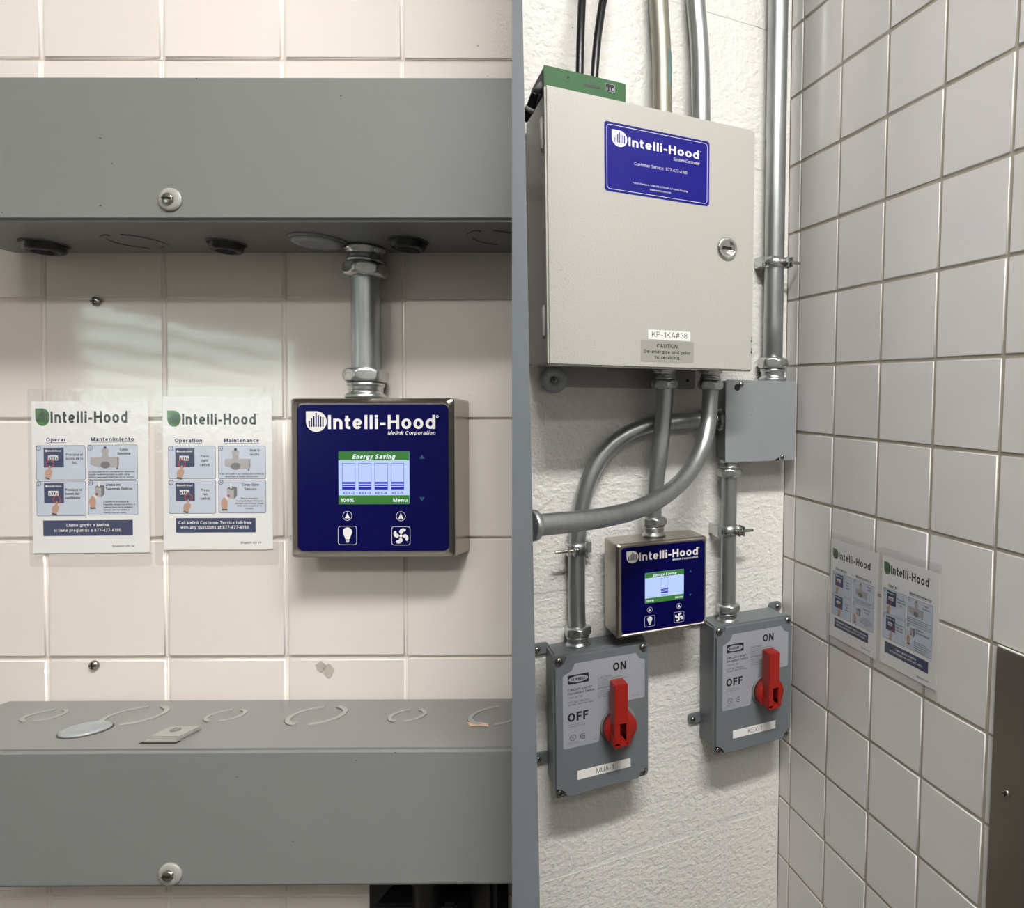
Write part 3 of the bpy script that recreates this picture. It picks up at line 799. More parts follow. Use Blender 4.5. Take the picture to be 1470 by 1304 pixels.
# ------------------------------------------------------------------ control panels
def control_panel(F, cen, w, h, depth, bars, label):
    r = thing('control_panel', label, 'control panel', F, cen, group='blue touch panels')
    part(r, 'housing', prism(nb(), rrect(-w / 2, w / 2, -h / 2, h / 2, .004, 3), 0, depth - .0015, .003, 3), M['stainless'])
    rim = nb(); U = lambda x: (x - 640) / 1240 * w
    V = lambda y: (657.5 - y) / 1195 * h
    outer = rrect(-w / 2 + .001, w / 2 - .001, -h / 2 + .001, h / 2 - .001, .004, 3)
    inner = rrect(U(78), U(1232), V(1215), V(100), .006, 3)
    mid = rrect(-w / 2 + .0045, w / 2 - .0045, -h / 2 + .0045, h / 2 - .0045, .005, 3)
    for A, za, B, zb in ((outer, depth - .003, mid, depth + .0005), (mid, depth + .0005, inner, depth - .0008)):
        va = [rim.verts.new((x, y, za)) for x, y in A]; vb = [rim.verts.new((x, y, zb)) for x, y in B]
        for k in range(len(A)):
            f = rim.faces.new((va[k], va[(k + 1) % len(A)], vb[(k + 1) % len(A)], vb[k]))
    part(r, 'front_rim', rim, M['stainless'])
    c = depth - .0012
    part(r, 'overlay', prism(nb(), rrect(U(86), U(1223), V(1206), V(109), .0068, 6), c, depth), M['overlay'], label='dark blue touch overlay')
    c = depth + .0002
    k = w / 1240
    logo(r, U(152), U(308), V(313), V(160), c, 'white_print', 'overlay', 'white leaf logo with blue bars')
    b = letters(nb(), 'Intelli-Hood', U(318), V(293), 106 * k, c, 810 * k, bold=.0165)
    part(r, 'lettering', b, M['white_print'])
    part(r, 'trademark', ring2d(nb(), circ(U(1143), V(201), 10 * k, 16), circ(U(1143), V(201), 6 * k, 16), c), M['white_print'])
    part(r, 'lettering', letters(nb(), 'Melink Corporation', U(768), V(335), 27 * k, c, 358 * k, bold=.012, shear=.2), M['white_print'])
    # screen
    sc = part(r, 'screen', prism(nb(), rrect(U(395), U(929), V(854), V(461), .0008, 3), depth - .001, depth + .0003), M['screen_blue'], label='lit screen with green header and footer')
    c1, c2 = depth + .0005, depth + .0007
    for nm_, y0, y1 in (('header_band', 527, 461.5), ('footer_band', 853.5, 788)):
        part(sc, nm_, flat(nb(), [(U(395), V(y0)), (U(929), V(y0)), (U(929), V(y1)), (U(395), V(y1))], c1), M['screen_green'])
    part(sc, 'lettering', letters(nb(), 'Energy Saving', U(500), V(515), 34 * k, c2, 320 * k, bold=.02, shear=.25), M['screen_white'])
    part(sc, 'lettering', letters(nb(), '100%', U(411), V(837), 27 * k, c2, 101 * k, bold=.014), M['screen_white'])
    part(sc, 'lettering', letters(nb(), 'Menu', U(808), V(837), 27 * k, c2, 106 * k, bold=.014), M['screen_white'])
    for x0, x1, t in bars:
        fl, ln = nb(), nb()
        ring2d(ln, [(U(x0), V(548)), (U(x1), V(548)), (U(x1), V(745)), (U(x0), V(745))], [(U(x0 + 3), V(551)), (U(x1 - 3), V(551)), (U(x1 - 3), V(742)), (U(x0 + 3), V(742))], c1)
        for y0, y1 in ((688, 702), (708, 719), (725, 745)):
            flat(fl, [(U(x0), V(y1)), (U(x1), V(y1)), (U(x1), V(y0)), (U(x0), V(y0))], c2)
        part(sc, 'bar_outline', ln, M['screen_line']); part(sc, 'bar_level', fl, M['screen_ink'])
        part(sc, 'lettering', letters(nb(), t, U((x0 + x1) / 2), V(780), 20 * k, c1, 86 * k, 'c', bold=.012), M['screen_line'])
    part(r, 'scroll_arrow', flat(nb(), [(U(1006), V(516)), (U(1044), V(516)), (U(1025), V(484))], c), M['teal']); part(r, 'scroll_arrow', flat(nb(), [(U(1004), V(803)), (U(1023), V(836)), (U(1043), V(803))], c), M['teal'])
    for x, y in ((459, 941), (863, 945)):
        b = nb(); ring2d(b, circ(U(x), V(y), 36 * k, 28), circ(U(x), V(y), 33 * k, 28), c)
        flat(b, [(U(x - 20), V(y + 19)), (U(x + 20), V(y + 19)), (U(x), V(y - 24))], c)
        part(r, 'indicator', b, M['white_print'])
    for x0, y0 in ((388, 1017), (792, 1021)):
        b = nb(); ring2d(b, rrect(U(x0), U(x0 + 142), V(y0 + 141), V(y0), 20 * k), rrect(U(x0 + 3), U(x0 + 139), V(y0 + 138), V(y0 + 3), 18 * k), c)
        if x0 < 500:
            pts = [(U(459 + 34 * math.cos(math.radians(t))), V(1061 - 34 * math.sin(math.radians(t)))) for t in range(-25, 206, 11)]
            pts += [(U(444), V(1115)), (U(474), V(1115))]
            flat(b, pts, c)
            for y in (1118, 1126, 1134): flat(b, [(U(446 + (y > 1130) * 5), V(y + 6)), (U(472 - (y > 1130) * 5), V(y + 6)), (U(472), V(y)), (U(446), V(y))], c)
            part(r, 'light_button', b, M['white_print'])
        else:
            flat(b, circ(U(863), V(1092), 12 * k, 16), c)
            for q in range(4):
                t = math.radians(90 * q)
                pts = []
                for x, y in ((-8, 18), (-14, 34), (-4, 50), (14, 57), (32, 54), (38, 44), (32, 34), (18, 32), (12, 20), (4, 14)):
                    pts.append((U(863 + x * math.cos(t) + y * math.sin(t)), V(1092 - (-x * math.sin(t) + y * math.cos(t)))))
                flat(b, pts, c)
            part(r, 'fan_button', b, M['white_print'])
    return r
CPD = .046
t0 = L(414.5, 571.5, CPD); t1 = L(651.5, 800.5, CPD)
pw, ph = t1.x - t0.x, t0.y - t1.y
control_panel(FL, ((t0.x + t1.x) / 2, (t0.y + t1.y) / 2, .0006), pw, ph, CPD,
              [(423, 522, 'KEX-2'), (547, 643, 'KEX-3'), (668, 767, 'KEX-4'), (792, 890, 'KEX-5')],
              'steel-rimmed blue control panel between the raceways, screen showing four bars')
ptop = (t0.y)
q = L(525, 450, .027)
conduit(FL, 'short shiny steel conduit from the upper raceway down to the blue panel',
        [(q.x, bu - .02, .027), (q.x, (bu + ptop) / 2, .027), (q.x, ptop + .01, .027)], .0158,
        [((q.x, bu - .0005, .027), (0, -1, 0)), ((q.x, ptop + .0005, .027), (0, 1, 0))])
c0 = .115
tl, tr_, br_, bl_ = P(884.2, 783.7, c0), P(1015, 769, c0), P(1013.9, 896.6, c0), P(885.7, 918.4, c0)
x0, x1 = (tl.x + bl_.x) / 2, (tr_.x + br_.x) / 2; y1, y0 = (tl.y + tr_.y) / 2, (bl_.y + br_.y) / 2
PAN = (x0, x1, y0, y1)
control_panel(FP, ((x0 + x1) / 2, (y0 + y1) / 2, .035), x1 - x0, y1 - y0, c0 - .035, [(612, 708, 'KEX-1')],
              'deep stainless blue control panel above the disconnect switches, screen showing one bar')

# ------------------------------------------------------------------ laminated sheets
ES = dict(paper=(68, 866, 145, 1160), pouch=(48, 882, 62, 1250), logo=(96, 195, 193, 310), title=(200, 727, 212, 292),
          heads=(('Operar', 168, 303, 415), ('Mantenimiento', 473, 767, 413)),
          boxes=((98, 435, 440, 672), (450, 790, 438, 672), (98, 435, 678, 912), (450, 790, 677, 908)),
          nums=((115, 458, '1'), (468, 457, 'A'), (113, 695, '2'), (466, 692, 'B')),
          pics=((150, 287, 455, 587, 193, 563), (150, 285, 692, 826, 237, 802)),
          big=(((360, 'c'), (510, 537, 563), ('Presione el', 'botón de la', 'luz')), ((295, 'l'), (745, 772, 799), ('Presione el', 'botón del', 'ventilador')),
               ((698, 'c'), (478, 505), ('Cómo', 'funciona')), ((572, 'l'), (713, 740), ('Limpie los', 'Sensores Ópticos'))),
          small=(((452, 'l'), (623, 641, 659), ('La velocidad de los ventiladores aumenta', 'cuando se detecta humo o calor, para', 'reducir velocidad mientras no se cocina.'), 313),
                 ((555, 'l'), (824, 842, 860, 878, 896), ('Cuando se lo indique la', 'Pantalla, limpie los lentes a', 'cada extremo de la campana.', 'Limpiar una vez al mes o', 'cuando sea necesario.'), 215)),
          banner=(140, 752, 941, 1046), bt=(('Llame gratis a Melink', 300, 592, 984), ('si tiene preguntas a 877-477-4190.', 213, 678, 1018)),
          foot=('Spanish 09-14', 606, 757, 1122), duct=(468, 665, 520, 590, 568), cube=(497, 562, 695, 790))
EN = dict(paper=(65, 805, 112, 1137), pouch=(12, 845, 50, 1240), logo=(97, 190, 207, 315), title=(197, 697, 228, 302),
          heads=(('Operation', 147, 332, 420), ('Maintenance', 480, 718, 420)),
          boxes=((103, 423, 443, 663), (440, 762, 443, 665), (103, 423, 670, 895), (440, 762, 671, 893)),
          nums=((119, 460, '1'), (456, 459, 'A'), (119, 687, '2'), (456, 685, 'B')),
          pics=((150, 280, 460, 585, 195, 562), (150, 280, 687, 812, 238, 788)),
          big=(((350, 'c'), (521, 549, 578), ('Press', 'light', 'switch')), ((350, 'c'), (746, 774, 803), ('Press', 'fan', 'switch')),
               ((688, 'c'), (481, 508), ('How it', 'works')), ((658, 'c'), (711, 740), ('Clean Optic', 'Sensors'))),
          small=(((600, 'c'), (636, 653), ('Fans are quiet if no cooking but speed up', 'when heat or smoke are present.'), 298),
                 ((650, 'c'), (799, 816, 833, 849, 866), ('When prompted by', 'touchpad, wipe off lenses', 'at each end of hood. Clean', 'them once a month or as', 'needed.'), 190)),
          banner=(150, 690, 925, 1022), bt=(('Call Melink Customer Service toll-free', 168, 662, 965), ('with any questions at 877-477-4190.', 183, 648, 997)),
          foot=('English 02-14', 587, 725, 1097), duct=(485, 660, 530, 598, 556), cube=(497, 566, 705, 800))
def sheet(F, D, pa0, pa1, pb0, pb1, label, rot=0.0, c=.0035):
    """paper edges in wall coordinates -> thing with film, paper and print"""
    X0, X1, Y0, Y1 = D['paper']
    cx, cy = (pa0 + pa1) / 2, (pb0 + pb1) / 2
    r = thing('laminated_sheet', label, 'instruction sheet', F, (cx, cy, .0006), group='laminated instruction sheets')
    r.matrix_world = r.matrix_world @ Matrix.Rotation(rot, 4, 'Z')
    kx, ky = (pa1 - pa0) / (X1 - X0), (pb1 - pb0) / (Y1 - Y0)
    U = lambda x: (x - (X0 + X1) / 2) * kx
    V = lambda y: ((Y0 + Y1) / 2 - y) * ky
    q = D['pouch']
    part(r, 'paper', prism(nb(), [(U(X0), V(Y1)), (U(X1), V(Y1)), (U(X1), V(Y0)), (U(X0), V(Y0))], .0004, .0006), M['paper'])
    cc = .0007; c2 = .0008; c3 = .0009; c4 = .001
    g = D['logo']; logo(r, U(g[0]), U(g[1]), V(g[3]), V(g[2]), cc, 'leaf', 'ink', 'green leaf logo with black bars')
    t = D['title']
    b = letters(nb(), 'Intelli-Hood', U(t[0]), V(t[3]), (t[3] - t[2]) * ky, cc, (t[1] - t[0]) * kx, bold=.0195)
    ring2d(b, circ(U(t[1] + 12), V(t[2] + 6), 6 * kx, 12), circ(U(t[1] + 12), V(t[2] + 6), 4 * kx, 12), cc)
    part(r, 'lettering', b, M['ink'])
    for s, a0, a1, y in D['heads']:
        b = letters(nb(), s, U(a0), V(y), 26 * ky, cc, (a1 - a0) * kx, bold=.02)
        p = part(r, 'heading', b, M['navy_ink'])
        part(p, 'underline', flat(nb(), [(U(a0), V(y + 9)), (U(a1), V(y + 9)), (U(a1), V(y + 6)), (U(a0), V(y + 6))], cc), M['navy_ink'])
    for n_, (a0, a1, y0, y1) in enumerate(D['boxes']):
        p = part(r, 'step_panel', flat(nb(), rrect(U(a0), U(a1), V(y1), V(y0), 12 * kx), cc), M['pale_blue'])
        b = ring2d(nb(), rrect(U(a0), U(a1), V(y1), V(y0), 12 * kx), rrect(U(a0 + 2.5), U(a1 - 2.5), V(y1 - 2.5), V(y0 + 2.5), 10 * kx), c2)
        nx, ny, ns = D['nums'][n_]
        ring2d(b, circ(U(nx), V(ny), 17 * kx, 20), circ(U(nx), V(ny), 13.5 * kx, 20), c2)
        letters(b, ns, U(nx), V(ny + 8), 16 * ky, c2, align='c')
        part(p, 'outline', b, M['navy_ink'])
        if n_ in (0, 2):
            x0, x1, v0, v1, rx, ry = D['pics'][n_ // 2]
            b = flat(nb(), [(U(x0), V(v1)), (U(x1), V(v1)), (U(x1), V(v0)), (U(x0), V(v0))], c2); part(p, 'panel_picture', b, M['navy'])
            w_ = x1 - x0; b = nb()
            flat(b, [(U(x0 + w_ * .22), V(v0 + w_ * .62)), (U(x0 + w_ * .72), V(v0 + w_ * .62)), (U(x0 + w_ * .72), V(v0 + w_ * .38)), (U(x0 + w_ * .22), V(v0 + w_ * .38))], c3)
            letters(b, 'Intelli-Hood', U(x0 + w_ * .2), V(v0 + w_ * .2), w_ * .1 * ky, c3, w_ * .68 * kx, bold=.02)
            flat(b, circ(U(x0 + w_ * .13), V(v0 + w_ * .15), w_ * .06 * kx, 12), c3)
            part(p, 'panel_print', b, M['white_print'])
            b = nb()
            for z in range(4): flat(b, [(U(x0 + w_ * (.26 + .12 * z)), V(v0 + w_ * .58)), (U(x0 + w_ * (.33 + .12 * z)), V(v0 + w_ * .58)), (U(x0 + w_ * (.33 + .12 * z)), V(v0 + w_ * (.5 if z in (0, 3) else .44))), (U(x0 + w_ * (.26 + .12 * z)), V(v0 + w_ * (.5 if z in (0, 3) else .44)))], c4)
            part(p, 'bar_picture', b, M['navy'])
            b = ring2d(nb(), circ(U(rx), V(ry), 28 * kx, 28, 28 * ky), circ(U(rx), V(ry), 21 * kx, 28, 21 * ky), c4); part(p, 'red_circle', b, M['red_ink'])
            hx, hy = rx - 14, ry + 10
            b = flat(nb(), [(U(hx + x), V(hy + y)) for x, y in ((10, 0), (18, 4), (20, 28), (30, 34), (28, 52), (12, 86), (-14, 82), (-22, 58), (-16, 36), (2, 26))], c4 + .0001); part(p, 'hand_picture', b, M['skin'])
            b = flat(nb(), [(U(hx + x), V(hy + y)) for x, y in ((-18, 78), (14, 84), (10, 96), (-24, 86))], c4 + .0001); part(p, 'cuff_picture', b, M['ink_grey'])
        elif n_ == 1:
            x0, x1, v0, v1, ex = D['duct']; xm = ex + 2
            b = flat(nb(), [(U(x0), V(v1 - 20)), (U(x0 + 60), V(v1)), (U(x1 - 12), V(v1)), (U(x1), V(v1 - 16)), (U(x1), V(v0)), (U(x0), V(v0))], c2)
            flat(b, [(U(xm - 22), V(v0 + 2)), (U(xm + 22), V(v0 + 2)), (U(xm + 20), V(v0 - 48)), (U(xm - 20), V(v0 - 48))], c2)
            flat(b, [(U(xm - 28), V(v0 - 34)), (U(xm + 28), V(v0 - 34)), (U(xm + 20), V(v0 - 58)), (U(xm - 20), V(v0 - 58))], c2 + .0001)
            part(p, 'duct_picture', b, M['grey_print'])
            b = flat(nb(), circ(U(xm), V(v1 - 18), 32 * kx, 24, 24 * ky), c3)
            flat(b, [(U(x1 - 20), V(v1 + 12)), (U(x1 - 8), V(v1 + 12)), (U(x1 - 8), V(v1)), (U(x1 - 20), V(v1))], c3)
            flat(b, [(U(x1 - 12), V(v1)), (U(x1 - 7), V(v1)), (U(x1 - 7), V(v0)), (U(x1 - 12), V(v0))], c3)
            part(p, 'fan_picture', b, M['grey_print2'])
            b = flat(nb(), circ(U(xm), V(v0 - 62), 10 * kx, 14), c3); part(p, 'cap_picture', b, M['navy_ink'])
        else:
            x0, x1, v0, v1 = D['cube']
            b = flat(nb(), [(U(x0), V(v0 + 25)), (U(x1 - 22), V(v0 + 32)), (U(x1 - 22), V(v1)), (U(x0), V(v1 - 10))], c2); part(p, 'sensor_picture', b, M['grey_print'])
            b = flat(nb(), [(U(x1 - 22), V(v0 + 32)), (U(x1), V(v0 + 16)), (U(x1), V(v1 - 22)), (U(x1 - 22), V(v1))], c2)
            flat(b, [(U(x0), V(v0 + 25)), (U(x1 - 22), V(v0 + 32)), (U(x1), V(v0 + 16)), (U(x0 + 24), V(v0 + 8))], c2); part(p, 'sensor_shade', b, M['grey_print2'])
            b = flat(nb(), [(U(x0 + 22), V(v0 + 22)), (U(x0 + 34), V(v0 + 22)), (U(x0 + 34), V(v0 - 14)), (U(x0 + 22), V(v0 - 14))], c3)
            flat(b, circ(U(x0 - 4), V(v1 - 4), 18 * kx, 12, 13 * ky), c3); part(p, 'cloth_picture', b, M['white_print'])
            b = flat(nb(), circ(U(x0 + 12), V(v1 - 22), 9 * kx, 16, 9 * ky), c3); part(p, 'lens_picture', b, M['red_ink'])
            b = flat(nb(), [(U(x0 + x), V(v1 + y)) for x, y in ((-30, 0), (-18, -14), (-4, -4), (4, 14), (6, 40), (0, 66), (-30, 66), (-40, 34), (-38, 14))], c4); part(p, 'hand_picture', b, M['skin'])
            b = flat(nb(), [(U(x0 + x), V(v1 + y)) for x, y in ((-34, 64), (4, 64), (4, 76), (-34, 76))], c4); part(p, 'cuff_picture', b, M['ink_grey'])
    for (x, al), ys, ss in D['big']:
        for y, s in zip(ys, ss): part(r, 'lettering', letters(nb(), s, U(x), V(y), 17.5 * ky, c3, align=al, bold=.016), M['ink'])
    b = nb()
    for (x, al), ys, ss, mw in D['small']:
        ml = max(len(s) for s in ss)
        for y, s in zip(ys, ss): letters(b, s, U(x), V(y), 11 * ky, c3, mw * kx * len(s) / ml, align=al, bold=.012)
    part(r, 'fine_print', b, M['ink'], kind='stuff')
    a0, a1, y0, y1 = D['banner']
    p = part(r, 'banner', flat(nb(), [(U(a0), V(y1)), (U(a1), V(y1)), (U(a1), V(y0)), (U(a0), V(y0))], cc), M['navy'], label='navy banner with white phone line')
    for s, l0, l1, y in D['bt']: part(p, 'lettering', letters(nb(), s, U(l0), V(y), 21 * ky, c2, (l1 - l0) * kx, bold=.014), M['white_print'])
    s, l0, l1, y = D['foot']
    part(r, 'footer', letters(nb(), s, U(l0), V(y), 14 * ky, cc, (l1 - l0) * kx, bold=.01, shear=.25), M['ink'])
    part(r, 'laminate_pouch', prism(nb(), rrect(U(q[0]), U(q[1]), V(q[3]), V(q[2]), .004), .0013, .0015), M['film'])
    return r
def zpx(z, ox, oy, s=4.657): return ox + z[0] / s, oy + z[1] / s
a0 = L(*zpx((76, 145), 30, 545)); a1 = L(*zpx((866, 1157), 30, 545))
sheet(FL, ES, a0.x, a1.x, a1.y, a0.y, 'laminated Spanish instruction sheet on the left wall, next to the sheet by the panel', rot=.004)
a0 = L(*zpx((66, 113), 220, 545)); a1 = L(*zpx((804, 1136), 220, 545))
sheet(FL, EN, a0.x, a1.x, a1.y, a0.y, 'laminated English instruction sheet on the left wall, beside the blue panel', rot=.0)
a0 = T(1194, 772.3); a1 = T(1259, 946.4)
sheet(FT, EN, .206, .3685, HEIGHT - .4350, HEIGHT - .2208, 'laminated English instruction sheet on the right wall, nearer the corner')
sheet(FT, ES, .3815, .5422, HEIGHT - .4330, HEIGHT - .2210, 'laminated Spanish instruction sheet on the right wall, nearer the steel plate')

# ------------------------------------------------------------------ controller cabinet on the white wall
EC = .2
ex0 = (P(780.9, 121.3, EC).x + P(787.7, 523.4, EC).x) / 2; ex1 = (P(1085, 186, EC).x + P(1080.4, 534.7, EC).x) / 2
ey1 = (P(780.9, 121.3, EC).y + P(1085, 186, EC).y) / 2; ey0 = (P(787.7, 523.4, EC).y + P(1080.4, 534.7, EC).y) / 2
en = thing('controller_cabinet', 'off-white wall cabinet with blue label and key lock', 'cabinet', FP, (ex0, ey0, 0))
part(en, 'cabinet_body', box(nb(), ex0 + .004, ex1 - .006, ey0 + .004, ey1 - .004, .012, EC - .022, .003), M['encl_body'], True)
part(en, 'door_gasket', box(nb(), ex0 + .012, ex1 - .012, ey0 + .012, ey1 - .012, EC - .022, EC - .018), M['black'], True)
door = part(en, 'door', box(nb(), ex0, ex1, ey0, ey1, EC - .018, EC, .0035, 3), M['encl'], True)
for y in (ey1 - .075, ey0 + .075):
    b = nb(); lathe(b, [(.003, -.024), (.0036, -.023), (.0036, .023), (.003, .024)], axis_m((ex0 - .0015, y, EC - .0215), (0, 1, 0)), 16)
    lathe(b, [(.002, -.029), (.002, .029)], axis_m((ex0 - .0015, y, EC - .0215), (0, 1, 0)), 12)
    part(en, 'hinge', b, M['encl_body'], True)
# lock
q = P(1043.5, 357, EC); R_ = .021
b = nb(); lathe(b, [(R_, 0), (R_, .002), (R_ * .92, .0045), (R_ * .72, .0052), (R_ * .66, .0035), (0, .0035)], axis_m((q.x, q.y, EC), (0, 0, 1)), 40)
lk = part(door, 'lock', b, M['chrome'], True, label='round chrome key lock')
b = nb(); prism(b, rrect(q.x - .0095, q.x + .0085, q.y - .003, q.y + .003, .0015, 3), EC + .003, EC + .0041); part(en, 'keyhole', b, M['black'], True)
# blue label
def zp(zx, zy, ox, oy, s, c): return P(ox + zx / s, oy + zy / s, c)
lc = EC + .0004
f8 = lambda x, y: zp(x, y, 860, 170, 8.647, EC)
tl, br_, tr_, bl_ = f8(60, 35), f8(1365, 1090), f8(1370, 285), f8(70, 900)
X0, X1 = (tl.x + bl_.x) / 2, (tr_.x + br_.x) / 2; Y1, Y0 = (tl.y + tr_.y) / 2, (bl_.y + br_.y) / 2
lw, lh = X1 - X0, Y1 - Y0
o_ = ORG[en.name]
def sh(bm):
    bmesh.ops.translate(bm, verts=bm.verts[:], vec=-o_); return bm
lab = part(en, 'blue_label', prism(nb(), rrect(X0, X1, Y0, Y1, .005, 5), EC + .0001, lc), M['blue_label'], True, label='blue maker label with white lettering')
ink = lc + .0002
b = ring2d(nb(), rrect(X0 + .004, X1 - .004, Y0 + .004, Y1 - .004, .006), rrect(X0 + .0047, X1 - .0047, Y0 + .0047, Y1 - .0047, .0055), ink)
part(lab, 'border_line', b, M['white_print'], True)
g0, g1 = f8(148, 155), f8(328, 345)
lg0x, lg1x = X0 + lw * .066, X0 + lw * .205
lgy1 = Y1 - lh * .10; lgy0 = lgy1 - (lg1x - lg0x) * 1.0
b = flat(nb(), leaf(lg0x, lg1x, lgy0, lgy1), ink); lgp = part(lab, 'logo', b, M['white_print'], True)
b = nb()
for k in range(7):
    w_ = lg1x - lg0x; h_ = lgy1 - lgy0; x = lg0x + w_ * (.13 + .11 * k); hh = (.30, .42, .52, .68, .58, .50, .48)[k]
    flat(b, [(x, lgy0 + h_ * .24), (x + w_ * .066, lgy0 + h_ * .24), (x + w_ * .066, lgy0 + h_ * (.24 + hh)), (x, lgy0 + h_ * (.24 + hh))], ink + .0002)
part(lab, 'logo_bars', b, M['blue_label'], True)
yb = lgy0 + (lgy1 - lgy0) * .16
b = letters(nb(), 'Intelli-Hood', lg1x + lw * .012, yb, lh * .128, ink, X0 + lw * .895 - lg1x - lw * .012, bold=.0165)
ring2d(b, circ(X0 + lw * .91, yb + lh * .12, lw * .006, 12), circ(X0 + lw * .91, yb + lh * .12, lw * .004, 12), ink)
part(lab, 'lettering', b, M['white_print'], True)
part(lab, 'lettering', letters(nb(), 'System Controller', X0 + lw * .90, yb - lh * .088, lh * .046, ink, lw * .26, 'r', shear=.15), M['white_print'], True)
part(lab, 'lettering', letters(nb(), 'Customer Service:  877-477-4190', X0 + lw * .27, Y1 - lh * .56, lh * .046, ink, lw * .505), M['white_print'], True)
b = letters(nb(), 'Patent Numbers: 7,048,199; 6,170,480 & Patents Pending', X0 + lw * .255, Y1 - lh * .835, lh * .026, ink, lw * .525)
letters(b, 'www.melinkcorp.com', X0 + lw * .515, Y1 - lh * .895, lh * .026, ink, lw * .2, 'c')
part(lab, 'fine_print', b, M['white_print'], True, kind='stuff')
# small labels
f7 = lambda x, y: zp(x, y, 900, 460, 7.35, EC)
def label_rect(p0, p1, p2, p3): return (p0.x + p3.x) / 2, (p1.x + p2.x) / 2, (p3.y + p2.y) / 2, (p0.y + p1.y) / 2
r0 = label_rect(f7(222, 95), f7(668, 122), f7(668, 222), f7(225, 197))
p_ = part(en, 'tape_label', prism(nb(), rrect(*r0, .0004, 1), EC + .0001, EC + .0005), M['tape'], True, label='white tape label with black code')
part(p_, 'lettering', letters(nb(), 'KP-1KA#38', r0[0] + (r0[1] - r0[0]) * .085, r0[2] + (r0[3] - r0[2]) * .24, (r0[3] - r0[2]) * .56, EC + .0007, (r0[1] - r0[0]) * .84), M['ink'], True)
r1 = label_rect(f7(140, 205), f7(705, 230), f7(700, 457), f7(150, 432))
p_ = part(en, 'caution_label', prism(nb(), rrect(*r1, .002, 3), EC + .0001, EC + .0004), M['clear_label'], True, label='silvery caution label with black lettering')
cx = (r1[0] + r1[1]) / 2; w_ = r1[1] - r1[0]; h_ = r1[3] - r1[2]
for s_, yy, hh_, ww_ in (('CAUTION:', .33, .18, .41), ('De-energize unit prior', .60, .17, .88), ('to servicing.', .84, .15, .48)):
    part(p_, 'lettering', letters(nb(), s_, cx, r1[3] - h_ * yy, h_ * hh_, EC + .0006, w_ * ww_, 'c', bold=.012), M['ink'], True)
for (px, py, w_, h_) in ((1079, 488, .002, .006), (1078.8, 504, .0026, .006)):
    q = P(px, py, EC); b = nb(); flat(b, [(q.x - w_, q.y - h_ * .6), (q.x + w_ * .6, q.y - h_), (q.x + w_ * .7, q.y + h_), (q.x - w_ * .4, q.y + h_ * .8), (q.x - w_ * .1, q.y + h_ * .1)], EC + .0003)
    part(en, 'paint_chip', b, M['black'], True)
# mounting feet
q = P(795, 545.5, .012)
b = nb(); lathe(b, [(.0255, 0), (.0258, .0015), (.024, .003), (.009, .003), (.008, .002), (0, .002)], axis_m((q.x, q.y, .0118), (0, 0, 1)), 48)
p_ = part(en, 'mounting_washer', b, M['jbox'], True)
h, s = nb(), nb(); pan_screw(h, s, (q.x, q.y, .0138), (0, 0, 1), .0068); part(p_, 'screw', h, M['screw'], True); part(p_, 'screw_slot', s, M['black'], True)
q2 = P(985, 546, .004)
b = nb(); prism(b, rrect(ex0 + .05, q2.x + .018, ey0 - .036, ey0 + .02, .006), .0006, .0115, .001); part(en, 'mounting_foot', b, M['encl_body'], True)
b = nb(); lathe(b, [(.0035, .0116), (.0035, .0119)], axis_m((q2.x, q2.y - .001, 0), (0, 0, 1)), 20); part(en, 'foot_hole', b, M['black'], True)
for px in (838, 899):
    q = hit(FP, px, 531.5, 1, ey0 + .004); b = nb()
    lathe(b, [(.019, 0), (.019, .0012), (.016, .002)], axis_m((q.x, ey0 + .004, .13), (0, -1, 0)), 28); part(en, 'hole_plug', b, M['blackp'], True)

# ------------------------------------------------------------------ green module on the cabinet
MC = .186
m0 = P(780.5, 88, MC); m1 = P(897, 124.5, MC)
mx0, mx1 = m0.x, m1.x + .0015; my1 = (m0.y + m1.y) / 2; my0 = ey1 - .003
mo = thing('gateway_module', 'small black module with green front lying on the cabinet top', 'network device', FP, (mx0, my0, .06))
part(mo, 'module_case', box(nb(), mx0 + .0008, mx1 - .0008, my0, my1 - .0008, .07, MC - .0035, .001), M['module_dark'], True)
part(mo, 'faceplate', prism(nb(), rrect(mx0, mx1, my0, my1, .0018, 3), MC - .003, MC, .0004), M['module'], True, label='green faceplate')
f79 = lambda x, y: zp(x, y, 735, 60, 7.946, MC)
q = f79(640, 407); b = nb(); lathe(b, [(.0022, .0001), (.0022, .0005)], axis_m((q.x, q.y, MC), (0, 0, 1)), 16); part(mo, 'reset_hole', b, M['black'], True)
q = f79(912, 508); b = prism(nb(), rrect(q.x - .0145, q.x + .0145, q.y - .0022, q.y + .0022, .002, 3), MC + .0001, MC + .0004); part(mo, 'card_slot', b, M['module_dark'], True)
q = f79(1117, 527); b = prism(nb(), rrect(q.x - .0085, q.x + .0085, q.y - .0062, q.y + .0062, .0005, 1), MC + .0001, MC + .0005); sw_ = part(mo, 'dip_switch', b, M['black'], True)
b = nb()
for k in range(3):
    x = q.x - .0052 + k * .0052
    flat(b, [(x - .0008, q.y - .004), (x + .0008, q.y - .004), (x + .0008, q.y + .0005), (x - .0008, q.y + .0005)], MC + .0006)
ring2d(b, rrect(q.x - .0085, q.x + .0085, q.y - .0062, q.y + .0062, .0005, 1), rrect(q.x - .008, q.x + .008, q.y - .0057, q.y + .0057, .0004, 1), MC + .0006)
part(sw_, 'dip_levers', b, M['plate'], True)
q = f79(638, 462); part(mo, 'lettering', letters(nb(), 'Reset', q.x, q.y, .0022, MC + .0002, align='c'), M['module_dark'], True)
